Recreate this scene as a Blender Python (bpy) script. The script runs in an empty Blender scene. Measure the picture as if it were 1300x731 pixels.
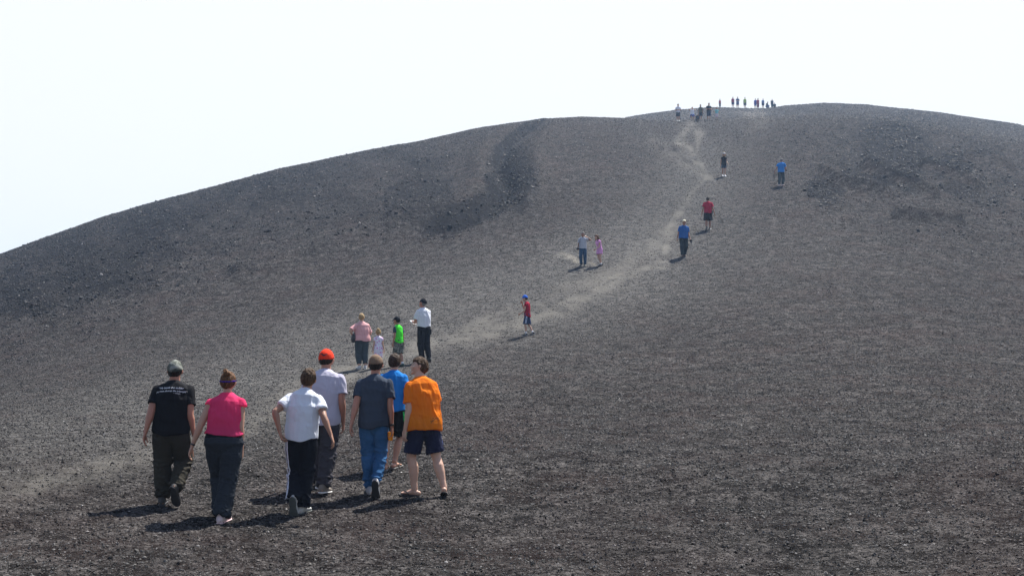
import bpy, math, random
import numpy as np
from mathutils import Vector, Matrix
from mathutils.bvhtree import BVHTree

random.seed(7)
RNG = np.random.default_rng(11)
SC = bpy.context.scene
COL = SC.collection
FPX = 1500.0            # focal length in photo pixels (photo 1300 x 731)
PITCH = math.radians(3.5)
CAMZ = 2.1
CX, CY = 650.0, 365.5
SP, CP = math.sin(PITCH), math.cos(PITCH)

# ------------------------------------------------------------------ numpy helpers
def smooth(a, b, x):
    t = np.clip((x - a) / (b - a), 0, 1)
    return t * t * (3 - 2 * t)

def _hash(ix, iy, iz, seed):
    h = (ix.astype(np.int64) * 374761393 + iy.astype(np.int64) * 668265263 + iz.astype(np.int64) * 2147483647 + seed * 974634777) & 0xFFFFFFFF
    h = ((h ^ (h >> 13)) * 1274126177) & 0xFFFFFFFF
    h = (h ^ (h >> 16)) & 0xFFFFFFFF
    return h / 4294967295.0 * 2 - 1

def vnoise(x, y, z=None, seed=0):
    x = np.asarray(x, float); y = np.asarray(y, float)
    z3 = z is not None
    ix = np.floor(x); iy = np.floor(y)
    fx = x - ix; fy = y - iy
    fx = fx * fx * (3 - 2 * fx); fy = fy * fy * (3 - 2 * fy)
    if not z3:
        iz = np.zeros_like(ix)
        a = _hash(ix, iy, iz, seed); b = _hash(ix + 1, iy, iz, seed)
        c = _hash(ix, iy + 1, iz, seed); d = _hash(ix + 1, iy + 1, iz, seed)
        return (a * (1 - fx) + b * fx) * (1 - fy) + (c * (1 - fx) + d * fx) * fy
    z = np.asarray(z, float); iz = np.floor(z); fz = z - iz; fz = fz * fz * (3 - 2 * fz)
    out = 0
    for k in (0, 1):
        a = _hash(ix, iy, iz + k, seed); b = _hash(ix + 1, iy, iz + k, seed)
        c = _hash(ix, iy + 1, iz + k, seed); d = _hash(ix + 1, iy + 1, iz + k, seed)
        v = (a * (1 - fx) + b * fx) * (1 - fy) + (c * (1 - fx) + d * fx) * fy
        out = out + v * (fz if k else 1 - fz)
    return out

def fbm(x, y, z=None, oct=4, seed=0):
    s = 0; a = 1.0; t = 0
    for o in range(oct):
        f = 2.03 ** o
        s = s + a * vnoise(x * f + 13.7 * o, y * f - 7.1 * o, None if z is None else z * f + 3.3 * o, seed + o)
        t += a; a *= 0.5
    return s / t

def nrm(v):
    v = np.asarray(v, float)
    return v / (np.linalg.norm(v) + 1e-12)

def rotm(axis, a):
    x, y, z = nrm(axis); c, s = math.cos(a), math.sin(a); C = 1 - c
    return np.array([[c + x*x*C, x*y*C - z*s, x*z*C + y*s], [y*x*C + z*s, c + y*y*C, y*z*C - x*s], [z*x*C - y*s, z*y*C + x*s, c + z*z*C]])

def pchip(xs, ys, q):
    xs = np.asarray(xs, float); ys = np.asarray(ys, float)
    h = np.diff(xs); d = np.diff(ys) / h
    m = np.zeros_like(ys)
    for i in range(1, len(xs) - 1):
        if d[i-1] * d[i] > 0:
            w1 = 2*h[i] + h[i-1]; w2 = h[i] + 2*h[i-1]
            m[i] = (w1 + w2) / (w1 / d[i-1] + w2 / d[i])
    m[0] = d[0]; m[-1] = d[-1]
    i = np.clip(np.searchsorted(xs, q) - 1, 0, len(xs) - 2)
    t = (q - xs[i]) / h[i]
    return ((2*t**3 - 3*t**2 + 1) * ys[i] + (t**3 - 2*t**2 + t) * h[i] * m[i] + (-2*t**3 + 3*t**2) * ys[i+1] + (t**3 - t**2) * h[i] * m[i+1])

def mesh_np(name, V, faces_flat, nper, smooth_shade=False):
    """V (n,3); faces_flat (m*nper) indices, all faces with nper corners"""
    me = bpy.data.meshes.new(name)
    V = np.ascontiguousarray(V, dtype=np.float32); F = np.ascontiguousarray(faces_flat, dtype=np.int32).ravel()
    nf = len(F) // nper
    me.vertices.add(len(V)); me.vertices.foreach_set('co', V.ravel())
    me.loops.add(len(F)); me.loops.foreach_set('vertex_index', F)
    me.polygons.add(nf)
    me.polygons.foreach_set('loop_start', np.arange(0, nf * nper, nper, dtype=np.int32))
    me.polygons.foreach_set('loop_total', np.full(nf, nper, dtype=np.int32))
    me.polygons.foreach_set('use_smooth', np.full(nf, smooth_shade, dtype=bool))
    me.update(calc_edges=True)
    return me

def tag(o, label=None, cat=None, group=None, kind=None):
    if label: o['label'] = label
    if cat: o['category'] = cat
    if group: o['group'] = group
    if kind: o['kind'] = kind
    return o

def link(name, me, mats=(), parent=None):
    o = bpy.data.objects.new(name, me); COL.objects.link(o)
    for m in (mats if isinstance(mats, (list, tuple)) else [mats]):
        me.materials.append(m)
    if parent is not None: o.parent = parent
    return o

# ------------------------------------------------------------------ node materials
class NT:
    def __init__(s, name):
        s.m = bpy.data.materials.new(name); s.m.use_nodes = True
        s.t = s.m.node_tree; s.t.nodes.clear()
        s.out = s.t.nodes.new('ShaderNodeOutputMaterial')
    def n(s, typ, **kw):
        nd = s.t.nodes.new('ShaderNode' + typ)
        ins = kw.pop('ins', {})
        for k, v in kw.items(): setattr(nd, k, v)
        for k, v in ins.items(): s.put(nd.inputs[k], v)
        return nd
    def put(s, sock, v):
        if isinstance(v, bpy.types.NodeSocket): s.t.links.new(v, sock)
        else: sock.default_value = v
    def noise(s, vec, scale, detail=4, rough=0.55, dist=0.0):
        nd = s.n('TexNoise', ins={'Scale': scale, 'Detail': detail, 'Roughness': rough, 'Distortion': dist})
        if vec is not None: s.put(nd.inputs['Vector'], vec)
        return nd.outputs['Fac']
    def ramp(s, fac, stops):
        nd = s.n('ValToRGB', ins={'Fac': fac}); e = nd.color_ramp.elements
        while len(e) > 1: e.remove(e[-1])
        e[0].position = stops[0][0]; e[0].color = tuple(stops[0][1]) + (1,)
        for p, c in stops[1:]:
            x = e.new(p); x.color = tuple(c) + (1,)
        return nd.outputs['Color']
    def mix(s, f, a, b, blend='MIX'):
        nd = s.n('Mix', data_type='RGBA', blend_type=blend)
        s.put(nd.inputs[0], f)
        s.put(nd.inputs[6], a if isinstance(a, bpy.types.NodeSocket) else tuple(a) + (1,))
        s.put(nd.inputs[7], b if isinstance(b, bpy.types.NodeSocket) else tuple(b) + (1,))
        return nd.outputs[2]
    def math(s, op, a, b=0.0, c=None, clamp=False):
        nd = s.n('Math', operation=op, use_clamp=clamp)
        s.put(nd.inputs[0], a); s.put(nd.inputs[1], b)
        if c is not None: s.put(nd.inputs[2], c)
        return nd.outputs[0]
    def bump(s, h, strength, dist, prev=None):
        nd = s.n('Bump', ins={'Height': h, 'Strength': strength, 'Distance': dist})
        if prev is not None: s.put(nd.inputs['Normal'], prev)
        return nd.outputs['Normal']
    def surf(s, sh): s.t.links.new(sh, s.out.inputs['Surface'])

MATS = {}
def fabric(name, col, rough=0.85, var=0.12, transl=0.0, pattern=None, sheen=0.0):
    if name in MATS: return MATS[name]
    t = NT(name); co = t.n('TexCoord').outputs['Object']
    n1 = t.noise(co, 7, 4); n2 = t.noise(co, 160, 2)
    lo = tuple(c * (1 - var) for c in col); hi = tuple(min(1, c * (1 + var)) for c in col)
    c = t.mix(n1, lo, hi)
    c = t.mix(t.math('MULTIPLY', n2, 0.22), c, tuple(c_ * 0.6 for c_ in col))
    if pattern == 'camo':
        a = t.ramp(t.noise(co, 11, 3, .5, .6), [(0, (.035, .045, .04)), (.44, (.035, .045, .04)), (.46, (.13, .14, .12)), (.55, (.13, .14, .12)), (.57, (.27, .28, .25)), (1, (.27, .28, .25))])
        c = t.mix(.92, c, a)
    if pattern == 'floral':
        v = t.n('TexVoronoi', ins={'Vector': co, 'Scale': 14.0, 'Randomness': 1.0})
        f = t.math('LESS_THAN', v.outputs['Distance'], .36)
        c = t.mix(t.math('MULTIPLY', f, .85), c, t.mix(t.noise(co, 30, 1), (.75, .12, .3), (.5, .3, .7)))
    if pattern == 'denim':
        c = t.mix(t.ramp(t.noise(co, 5, 3), [(.35, (0, 0, 0)), (.7, (.5, .5, .5))]), c, tuple(min(1, q * 2.0 + .03) for q in col))
    b = t.bump(t.noise(t.n('Mapping', ins={'Vector': co, 'Scale': (1.0, 1.0, .55)}).outputs[0], 13, 3, .5, .6), .55, .022)
    b = t.bump(t.noise(co, 45, 3), .4, .005, b)
    b = t.bump(t.noise(co, 500, 1), .3, .0008, b)
    p = t.n('BsdfPrincipled', ins={'Base Color': c, 'Roughness': rough, 'Normal': b, 'Sheen Weight': sheen, 'Specular IOR Level': .06})
    sh = p.outputs[0]
    if transl > 0:
        tr = t.n('BsdfTranslucent', ins={'Color': c})
        mx = t.n('MixShader', ins={0: transl}); t.put(mx.inputs[1], sh); t.put(mx.inputs[2], tr.outputs[0]); sh = mx.outputs[0]
    t.surf(sh); MATS[name] = t.m
    return t.m

def plain(name, col, rough=0.5, metal=0.0, bumpy=0.0, spec=.4):
    if name in MATS: return MATS[name]
    t = NT(name); co = t.n('TexCoord').outputs['Object']
    c = t.mix(t.noise(co, 20, 4), tuple(q * .8 for q in col), tuple(min(1, q * 1.15) for q in col))
    ins = {'Base Color': c, 'Roughness': rough, 'Metallic': metal, 'Specular IOR Level': spec}
    if bumpy: ins['Normal'] = t.bump(t.noise(co, 90, 3), bumpy, .003)
    t.surf(t.n('BsdfPrincipled', ins=ins).outputs[0]); MATS[name] = t.m
    return t.m

def skin(name, col):
    if name in MATS: return MATS[name]
    t = NT(name); co = t.n('TexCoord').outputs['Object']
    c = t.mix(t.noise(co, 9, 4), tuple(q * .88 for q in col), (min(1, col[0] * 1.12), col[1] * 1.0, col[2] * .96))
    c = t.mix(t.math('MULTIPLY', t.noise(co, 120, 2), .12), c, tuple(q * .7 for q in col))
    t.surf(t.n('BsdfPrincipled', ins={'Base Color': c, 'Roughness': .52, 'Normal': t.bump(t.noise(co, 70, 3), .15, .002),
        'Subsurface Weight': .12, 'Subsurface Radius': (.02, .008, .005), 'Subsurface Scale': .5}).outputs[0]); MATS[name] = t.m
    return t.m

def hairmat(name, col, col2=None):
    if name in MATS: return MATS[name]
    t = NT(name); co = t.n('TexCoord').outputs['Object']
    mp = t.n('Mapping', ins={'Vector': co, 'Scale': (130, 130, 22)})
    st = t.noise(mp.outputs[0], 1.0, 3)
    c = t.mix(t.ramp(st, [(.35, (0, 0, 0)), (.65, (1, 1, 1))]), tuple(q * .55 for q in col), col2 or tuple(q * 1.5 for q in col))
    t.surf(t.n('BsdfPrincipled', ins={'Base Color': c, 'Roughness': .6, 'Specular IOR Level': .12, 'Normal': t.bump(st, .8, .008)}).outputs[0]); MATS[name] = t.m
    return t.m
# ------------------------------------------------------------------ terrain: a cinder cone seen from its foot
def e_of(phi, y):            # azimuth, photo row -> tan(elevation)
    c = np.cos(np.clip(phi, -.52, .52)); v = (CY - y) / FPX
    return c * (v * CP + SP) / (CP - v * SP)
def phi_of_x(x): return np.arctan((x - CX) / FPX)
def y_of(phi, e):
    c = np.cos(phi); f = c * CP + e * SP
    return CY - FPX * (e * CP - c * SP) / f
def x_of_deg(d): return CX + FPX * math.tan(math.radians(d))

HOR = CY + FPX * math.tan(PITCH)
# centre profile: distance -> row
CD = np.array([13, 14.3, 15.8, 19, 24, 33, 40, 52, 60, 70, 80, 95.])
CYR = np.array([660, 627, 593, 556, 516, 462, 420, 352, 306, 255, 217, 179.])
# first crest line / far crest line, row against azimuth given as photo column inside, degrees outside
def mk(inside, left, right):
    P = [math.degrees(math.atan((x - CX) / FPX)) for x, _ in inside]; Q = [y for _, y in inside]
    P = [a for a, _ in left] + P + [a for a, _ in right]; Q = [y for _, y in left] + Q + [y for _, y in right]
    return np.radians(P), np.array(Q, float)
C1 = mk([(0, 322), (60, 300), (130, 275), (200, 255), (270, 237), (350, 215), (400, 205), (470, 190), (530, 180), (600, 164), (640, 158), (690, 151), (740, 148.5), (790, 150.3), (850, 153.5), (918, 151), (945, 149), (1000, 147), (1060, 147), (1150, 152), (1300, 176)],
        [(-180, 476), (-90, 476), (-60, 470), (-45, 455), (-30, 375)], [(30, 250), (45, 420), (60, 468), (90, 476), (180, 476)])
C2 = mk([(0, 400), (400, 270), (600, 205), (700, 172), (760, 156), (790, 150.5), (820, 145.5), (860, 140), (900, 136.8), (925, 136.8), (960, 138), (980, 137.6), (1000, 134.5), (1050, 131), (1100, 132.6), (1200, 143), (1300, 158)],
        [(-180, 480), (-90, 480), (-60, 480), (-45, 475), (-30, 450)], [(30, 225), (45, 405), (60, 464), (90, 476), (180, 476)])
def R1(phi): return 112 + 14 * np.cos(np.clip(phi * 1.5, -1.5, 1.5)) 
NPH = 1400
PH = np.concatenate([np.radians(np.linspace(-180, -28, 120, endpoint=False)), np.radians(np.linspace(-28, 28, 1001)), np.radians(np.linspace(28, 180, 121))[1:]])
LR = np.linspace(math.log(5.0), math.log(900.0), 900)
RR = np.exp(LR)
ETAB = np.zeros((len(PH), len(LR)))
for i, ph in enumerate(PH):
    y1 = float(np.interp(ph, *C1)); y2 = float(np.interp(ph, *C2))
    r1 = float(R1(ph)); r2 = 187.0
    w = smooth(math.log(14), math.log(126), np.log(CD))
    dy = y1 - 151.0
    # sides of the cone drop more slowly close by
    yy = CYR + dy * w
    ds = list(CD); ys = list(yy)
    ds = [5, 8, 10.5] + ds; ys = [HOR + 1500 * 2.08 / 5, HOR + 1500 * 2.02 / 8 , 735] + ys
    # close approach to the first crest
    ds.append(r1 - 12); ys.append(y1 + (ys[-1] - y1) * .13 + .3)
    ds.append(r1); ys.append(y1)
    if y2 > y1 - 1.0:      # far crest hidden behind the first
        ds += [r1 + 25, r2, 300, 420, 900]
        ys += [y1 + 8, max(y2, y1 + 20), max(y2 + 40, y1 + 60), max(min(y2 + 160, HOR + 3), y1 + 100), HOR + 3]
    else:
        dip = min(2.0, max(0.0, (y1 - y2 - 2) * .3)) * float(smooth(1060, 940, np.array(CX + FPX * math.tan(min(max(ph, -.5), .5)))))
        yk = y2 + (y1 - y2) * .22; wd = min(1.0, dip / 1.0)
        ds += [r1 + 12]; ys += [(y1 + dip) * wd + (y1 + (yk - y1) * 12 / 44) * (1 - wd)]
        ds += [r1 + 26]; ys += [(y1 - min(1.5, (y1 - y2) * .15)) * wd + (y1 + (yk - y1) * 26 / 44) * (1 - wd)]
        ds += [r1 + 44]; ys += [yk]
        ds += [r2, 225, 300, 420, 900]; ys += [y2, y2 + 14, y2 + 90, max(400, y2 + 110), HOR + 3]
    e = e_of(ph, np.array(ys, float))
    ETAB[i] = pchip(np.log(ds), e, LR)

def features_relief(x, y, r):
    """low relief (metres) from nominal photo coordinates, fixed to the ground once built"""
    h = np.zeros_like(x)
    def ridge(pts, width, amp, side=0.0):
        nonlocal h
        best = np.full(x.shape, 1e9); sg = np.zeros_like(x)
        for (x0, y0), (x1, y1) in zip(pts[:-1], pts[1:]):
            dx, dy = x1 - x0, y1 - y0; L2 = dx*dx + dy*dy
            t = np.clip(((x - x0) * dx + (y - y0) * dy) / L2, 0, 1)
            ex = x - (x0 + t * dx); ey = (y - (y0 + t * dy))
            d = np.hypot(ex, ey * 1.3); cr = np.sign(dx * ey - dy * ex)
            m = d < best; best = np.where(m, d, best); sg = np.where(m, cr, sg)
        g = np.exp(-(best / width) ** 2)
        h = h + amp * g * (1 + side * sg)
    ridge([(700, 140), (684, 153), (662, 168), (642, 184), (632, 205), (645, 235), (615, 265), (560, 290)], 12, -.8)
    ridge([(700, 165), (680, 190), (682, 225), (668, 255)], 14, .45)
    ridge([(640, 165), (618, 180), (606, 200), (608, 230), (570, 262), (500, 285)], 14, .4)
    ridge([(540, 262), (470, 290), (400, 318), (300, 345)], 9, .35)
    ridge([(560, 285), (480, 308), (400, 335)], 8, -.3)
    for rp in RIPPLES:
        ridge(rp, 6, .6); ridge([(a_ - 4, b_ - 9) for a_, b_ in rp], 6, -.2)
    ridge([(838, 186), (856, 189)], 3, -.25)
    ridge([(868, 204), (885, 210), (894, 220)], 3.5, -.12)
    ridge([(880, 162), (870, 172), (867, 182), (874, 194), (886, 206)], 3.5, -.05)
    ridge([(868, 170), (860, 183), (866, 196)], 3.5, .05)
    ridge([(893, 160), (885, 175), (890, 196)], 4, .04)
    ridge([(870, 155), (880, 156)], 3, -.25)
    return h

def terrain_full(phi, r, fine=True):
    """height of the ground; phi azimuth, r range"""
    fi = np.interp(phi, PH, np.arange(len(PH))); i0 = np.clip(fi.astype(int), 0, len(PH) - 2); fi = fi - i0
    fj = (np.log(np.maximum(r, 5.0)) - LR[0]) / (LR[1] - LR[0]); j0 = np.clip(fj.astype(int), 0, len(LR) - 2); fj = fj - j0
    e = (ETAB[i0, j0] * (1 - fi) + ETAB[i0 + 1, j0] * fi) * (1 - fj) + (ETAB[i0, j0 + 1] * (1 - fi) + ETAB[i0 + 1, j0 + 1] * fi) * fj
    z = CAMZ + e * np.maximum(r, 5.0)
    near = smooth(5.5, 4.0, r)
    z = z * (1 - near) + 0.03 * near
    X = r * np.sin(phi); Y = r * np.cos(phi)
    k = np.minimum(1, r / 6)
    z = z + k * .05 * fbm(X * .35, Y * .35, oct=3, seed=3)
    z = z + .02 * fbm(X * 1.6, Y * 1.6, oct=3, seed=9)
    inside = (np.abs(phi) < .5) & (r > 28)
    if np.any(inside):
        px = CX + FPX * np.tan(np.clip(phi, -.5, .5)); py = y_of(np.clip(phi, -.5, .5), e)
        vis = inside & (r < 175)
        rel = np.zeros_like(z)
        rel[vis] = features_relief(px[vis], py[vis], r[vis])
        edge = smooth(0, 8, py - np.where(r < R1(phi) + 3, np.interp(phi, *C1), np.interp(phi, *C2)))
        z = z + rel * edge
        co = coarse_mask(px, py) * inside
        z = z + co * .10 * fbm(X * .9, Y * .9, oct=3, seed=21) * (0.4 + .6 * edge)
    return z

def blob(x, y, cx, cy, rx, ry, ang=0.0):
    a = math.radians(ang); dx = x - cx; dy = y - cy
    u = (dx * math.cos(a) + dy * math.sin(a)) / rx; v = (-dx * math.sin(a) + dy * math.cos(a)) / ry
    return np.exp(-(u*u + v*v))

def line_dist(x, y, pts):
    best = np.full(x.shape, 1e9)
    for (x0, y0), (x1, y1) in zip(pts[:-1], pts[1:]):
        dx, dy = x1 - x0, y1 - y0; t = np.clip(((x - x0) * dx + (y - y0) * dy) / (dx*dx + dy*dy), 0, 1)
        best = np.minimum(best, np.hypot(x - (x0 + t * dx), y - (y0 + t * dy)))
    return best

RIPPLES = [[(1104, 210), (1135, 225), (1170, 236), (1192, 249)], [(1048, 218), (1082, 235), (1126, 244)], [(1179, 210), (1227, 225), (1248, 240)], [(1142, 276), (1189, 279), (1222, 283)], [(1233, 200), (1285, 211)]]
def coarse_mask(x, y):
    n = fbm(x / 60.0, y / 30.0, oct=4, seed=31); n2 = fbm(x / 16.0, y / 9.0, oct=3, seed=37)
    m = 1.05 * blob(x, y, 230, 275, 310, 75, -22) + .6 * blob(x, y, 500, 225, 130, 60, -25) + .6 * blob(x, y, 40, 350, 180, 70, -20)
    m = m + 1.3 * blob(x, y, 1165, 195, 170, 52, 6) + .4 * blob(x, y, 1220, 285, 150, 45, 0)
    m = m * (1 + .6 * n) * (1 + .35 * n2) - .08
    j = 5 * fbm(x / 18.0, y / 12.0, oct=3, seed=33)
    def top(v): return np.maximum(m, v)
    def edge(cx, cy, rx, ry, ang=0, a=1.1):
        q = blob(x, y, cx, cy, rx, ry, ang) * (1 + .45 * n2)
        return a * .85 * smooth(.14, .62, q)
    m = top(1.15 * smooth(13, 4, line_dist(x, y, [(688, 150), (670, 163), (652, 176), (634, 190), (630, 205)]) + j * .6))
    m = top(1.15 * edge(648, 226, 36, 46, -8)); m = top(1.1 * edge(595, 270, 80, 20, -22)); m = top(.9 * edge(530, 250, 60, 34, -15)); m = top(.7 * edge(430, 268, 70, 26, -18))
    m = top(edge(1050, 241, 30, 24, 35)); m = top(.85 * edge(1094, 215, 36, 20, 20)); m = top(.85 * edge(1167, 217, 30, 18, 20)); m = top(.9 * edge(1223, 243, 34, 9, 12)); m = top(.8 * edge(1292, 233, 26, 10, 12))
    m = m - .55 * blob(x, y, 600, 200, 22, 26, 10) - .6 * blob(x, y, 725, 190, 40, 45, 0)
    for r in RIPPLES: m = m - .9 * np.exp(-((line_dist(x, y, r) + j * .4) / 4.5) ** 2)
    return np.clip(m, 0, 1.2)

def worn_mask(x, y):
    n = fbm(x / 70.0, y / 28.0, oct=3, seed=41)
    m = 1.0 * blob(x, y, 640, 385, 190, 60, -12) + .9 * blob(x, y, 420, 450, 230, 50, -14) + .95 * blob(x, y, 100, 545, 260, 55, -10)
    m = m + .8 * blob(x, y, 820, 300, 130, 60, -40) + .6 * blob(x, y, 890, 220, 60, 60, 0) + .5 * blob(x, y, 900, 145, 120, 10) + .35 * blob(x, y, 950, 330, 200, 60)
    return np.clip(m * (1 + .35 * n), 0, 1)

TRAILS = [([(430, 470), (520, 440), (600, 428), (660, 412), (720, 388), (770, 365), (805, 345)], 9, .7),
          ([(-60, 640), (60, 612), (150, 588), (260, 556), (330, 535), (430, 470)], 15, .55),
          ([(440, 480), (540, 440), (600, 415), (645, 398), (700, 388)], 7, .6),
          ([(640, 418), (720, 372), (790, 345), (830, 315), (855, 285)], 12, .5),
          ([(700, 392), (745, 378), (775, 352), (800, 345), (840, 335)], 5, .95),
          ([(845, 320), (850, 290), (868, 262), (885, 240), (900, 225), (888, 208), (880, 190), (866, 180), (868, 168), (880, 158)], 4.5, .9),
          ([(885, 240), (895, 215), (886, 195), (890, 170), (884, 158)], 3.5, .8),
          ([(830, 180), (850, 195), (880, 215), (905, 235)], 7, .35),
          ([(960, 140), (965, 150)], 14, .7),
          ([(250, 562), (330, 540)], 16, .3)]
def trail_mask(x, y):
    m = np.zeros_like(x)
    jig = 5 * fbm(x / 24.0, y / 12.0, oct=3, seed=51)
    for pts, w, a in TRAILS:
        best = np.full(x.shape, 1e9)
        for (x0, y0), (x1, y1) in zip(pts[:-1], pts[1:]):
            dx, dy = x1 - x0, y1 - y0; L2 = dx*dx + dy*dy
            t = np.clip(((x - x0) * dx + (y - y0) * dy) / L2, 0, 1)
            d = np.hypot((x - (x0 + t * dx)) * .7, (y - (y0 + t * dy)))
            best = np.minimum(best, d)
        m = np.maximum(m, a * np.exp(-((best + jig) / w) ** 2))
    br = fbm(x / 17.0, y / 7.0, oct=4, seed=53)
    return m * np.clip(.78 + 1.3 * br, .12, 1.1)

def gz(X, Y):
    X = np.atleast_1d(np.asarray(X, float)); Y = np.atleast_1d(np.asarray(Y, float))
    return terrain_full(np.arctan2(X, Y), np.hypot(X, Y))
def gz1(X, Y): return float(gz(X, Y)[0])

def place(px, py):
    """ground point seen at photo pixel (px,py)"""
    phi = math.atan((px - CX) / FPX)
    for _ in range(3):
        rr = np.exp(np.linspace(math.log(8), math.log(260), 4000))
        e = (terrain_full(np.full(rr.shape, phi), rr) - CAMZ) / rr
        yy = y_of(phi, e)
        # running minimum = visible part
        i = int(np.argmax(yy <= py)) if np.any(yy <= py) else int(np.argmin(yy))
        f = math.cos(phi) * CP + e[i] * SP
        phi = math.atan((px - CX) / FPX * (math.cos(phi) * CP + e[i] * SP) / math.cos(phi)) if False else math.asin(max(-1, min(1, (px - CX) / FPX * f)))
    return Vector((rr[i] * math.sin(phi), rr[i] * math.cos(phi), float(e[i] * rr[i] + CAMZ)))

def project(P):
    x, y, z = P[0], P[1], P[2] - CAMZ
    f = y * CP + z * SP; u = z * CP - y * SP
    return CX + FPX * x / f, CY - FPX * u / f
# ------------------------------------------------------------------ mesh pieces -> one continuous remeshed surface
def loft(rings, n=18, flat0=False, flat1=False):
    """rings: (centre, u, v) with u,v radius vectors; closed ends. returns verts, faces"""
    V = []; F = []
    a = np.linspace(0, 2 * math.pi, n, endpoint=False)
    R = [(np.asarray(c, float), np.asarray(u, float), np.asarray(v, float)) for c, u, v in rings]
    def cap(i, j):
        c, u, v = R[i]; c2 = R[j][0]; d = nrm(c - c2); r = min(np.linalg.norm(u), np.linalg.norm(v))
        return [(c + d * r * .55, u * .80, v * .80), (c + d * r * .86, u * .45, v * .45)]
    if not flat0: R = cap(0, 1)[::-1] + R
    k = len(R) - 1
    if not flat1: R = R + cap(k, k - 1)
    for c, u, v in R:
        for t in a: V.append(c + u * math.cos(t) + v * math.sin(t))
    m = len(R)
    for i in range(m - 1):
        for j in range(n):
            j2 = (j + 1) % n
            F.append((i*n + j, i*n + j2, (i+1)*n + j2, (i+1)*n + j))
    V.append(R[0][0]); V.append(R[-1][0]); c0 = len(V) - 2; c1 = len(V) - 1
    for j in range(n):
        j2 = (j + 1) % n
        F.append((c0, j2, j)); F.append((c1, (m-1)*n + j, (m-1)*n + j2))
    return np.array(V), F

def tube(pts, radii, side=None, n=14, flat0=False, flat1=False):
    """pts polyline; radii list of r or (ru, rv); side = preferred u direction"""
    pts = [np.asarray(p, float) for p in pts]; rings = []
    for i, p in enumerate(pts):
        if i == 0: d = pts[1] - pts[0]
        elif i == len(pts) - 1: d = pts[-1] - pts[-2]
        else: d = nrm(pts[i+1] - pts[i]) + nrm(pts[i] - pts[i-1])
        d = nrm(d); s = np.array([1., 0, 0]) if side is None else np.asarray(side, float)
        u = s - d * np.dot(s, d)
        if np.linalg.norm(u) < .1: u = np.cross(d, [0, 1, 0])
        u = nrm(u); v = np.cross(d, u); r = radii[i]
        ru, rv = (r, r) if np.isscalar(r) else r
        rings.append((p, u * ru, v * rv))
    return loft(rings, n, flat0, flat1)

def ball(c, r, axes=None, n=12):
    c = np.asarray(c, float); r = np.asarray(r if not np.isscalar(r) else (r, r, r), float)
    A = np.eye(3) if axes is None else axes
    rings = []
    for t in np.linspace(-.95, .95, 9):
        q = math.sqrt(1 - t*t)
        rings.append((c + A[:, 2] * r[2] * t, A[:, 0] * r[0] * q, A[:, 1] * r[1] * q))
    return loft(rings, n, True, True)

def solid(name, pieces, voxel, mats, parent=None, smooth_it=3, disp=None, fac=.5):
    V = []; F = []; o = 0
    for v, f in pieces:
        V.append(v); F += [tuple(i + o for i in q) for q in f]; o += len(v)
    me = bpy.data.meshes.new('tmp'); me.from_pydata(np.vstack(V).tolist(), [], F); me.update()
    ob = bpy.data.objects.new('tmp', me); COL.objects.link(ob)
    m = ob.modifiers.new('r', 'REMESH'); m.mode = 'VOXEL'; m.voxel_size = voxel; m.adaptivity = 0
    if smooth_it:
        s = ob.modifiers.new('s', 'SMOOTH'); s.factor = fac; s.iterations = smooth_it
    dg = bpy.context.evaluated_depsgraph_get(); dg.update()
    new = bpy.data.meshes.new_from_object(ob.evaluated_get(dg))
    bpy.data.objects.remove(ob); bpy.data.meshes.remove(me)
    new.name = name; n = len(new.vertices)
    if disp is not None and n:
        co = np.empty(n * 3, np.float32); no = np.empty(n * 3, np.float32)
        new.vertices.foreach_get('co', co); new.vertex_normals.foreach_get('vector', no) if hasattr(new, 'vertex_normals') else new.vertices.foreach_get('normal', no)
        co = co.reshape(-1, 3).astype(float); no = no.reshape(-1, 3)
        co = co + no * disp(co)[:, None]
        new.vertices.foreach_set('co', co.astype(np.float32).ravel()); new.update()
    new.polygons.foreach_set('use_smooth', np.ones(len(new.polygons), bool))
    new.materials.clear()
    return link(name, new, mats, parent)

def folds(H, amp, fz=6.0, fx=10.0, seed=0, zlo=None, zhi=None):
    """cloth folds: ridged noise, stronger towards given heights"""
    def f(co):
        x, y, z = co.T / H
        a = fbm(x * fx * 1.25 + z * 1.5, y * fx * 1.25, z * fz * .6, oct=3, seed=seed)
        b = fbm(x * fx * .6 + z * 5, y * fx * .6 - z * 4, z * fz * 2.2, oct=2, seed=seed + 5)
        r = (1 - np.abs(a) * 3.2) * .75 + (1 - np.abs(b) * 3.0) * .28
        w = np.ones_like(z)
        if zlo is not None: w = .55 + .9 * np.exp(-((z - zlo) / .05) ** 2) + (.8 * np.exp(-((z - zhi) / .05) ** 2) if zhi is not None else 0)
        return np.maximum(-.0035, amp * w * (r - .35))
    return f

TORSO_M = [(.452, .040, .050, .004), (.475, .080, .062, .0), (.515, .0945, .068, -.006), (.555, .0925, .063, -.003), (.605, .084, .056, 0), (.66, .087, .057, 0),
           (.71, .096, .062, .002), (.745, .102, .064, 0), (.775, .103, .062, -.004), (.797, .092, .057, -.007), (.815, .070, .049, -.008), (.829, .050, .039, -.005), (.842, .038, .036, -.004)]
TORSO_F = [(.452, .042, .052, .004), (.475, .088, .066, 0), (.515, .103, .074, -.008), (.555, .098, .066, -.004), (.605, .080, .054, 0), (.655, .078, .053, 0),
           (.70, .086, .060, .006), (.742, .091, .066, .008), (.774, .091, .056, 0), (.797, .078, .047, -.004), (.815, .058, .040, -.005), (.829, .042, .036, -.004), (.842, .033, .033, -.003)]

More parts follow.
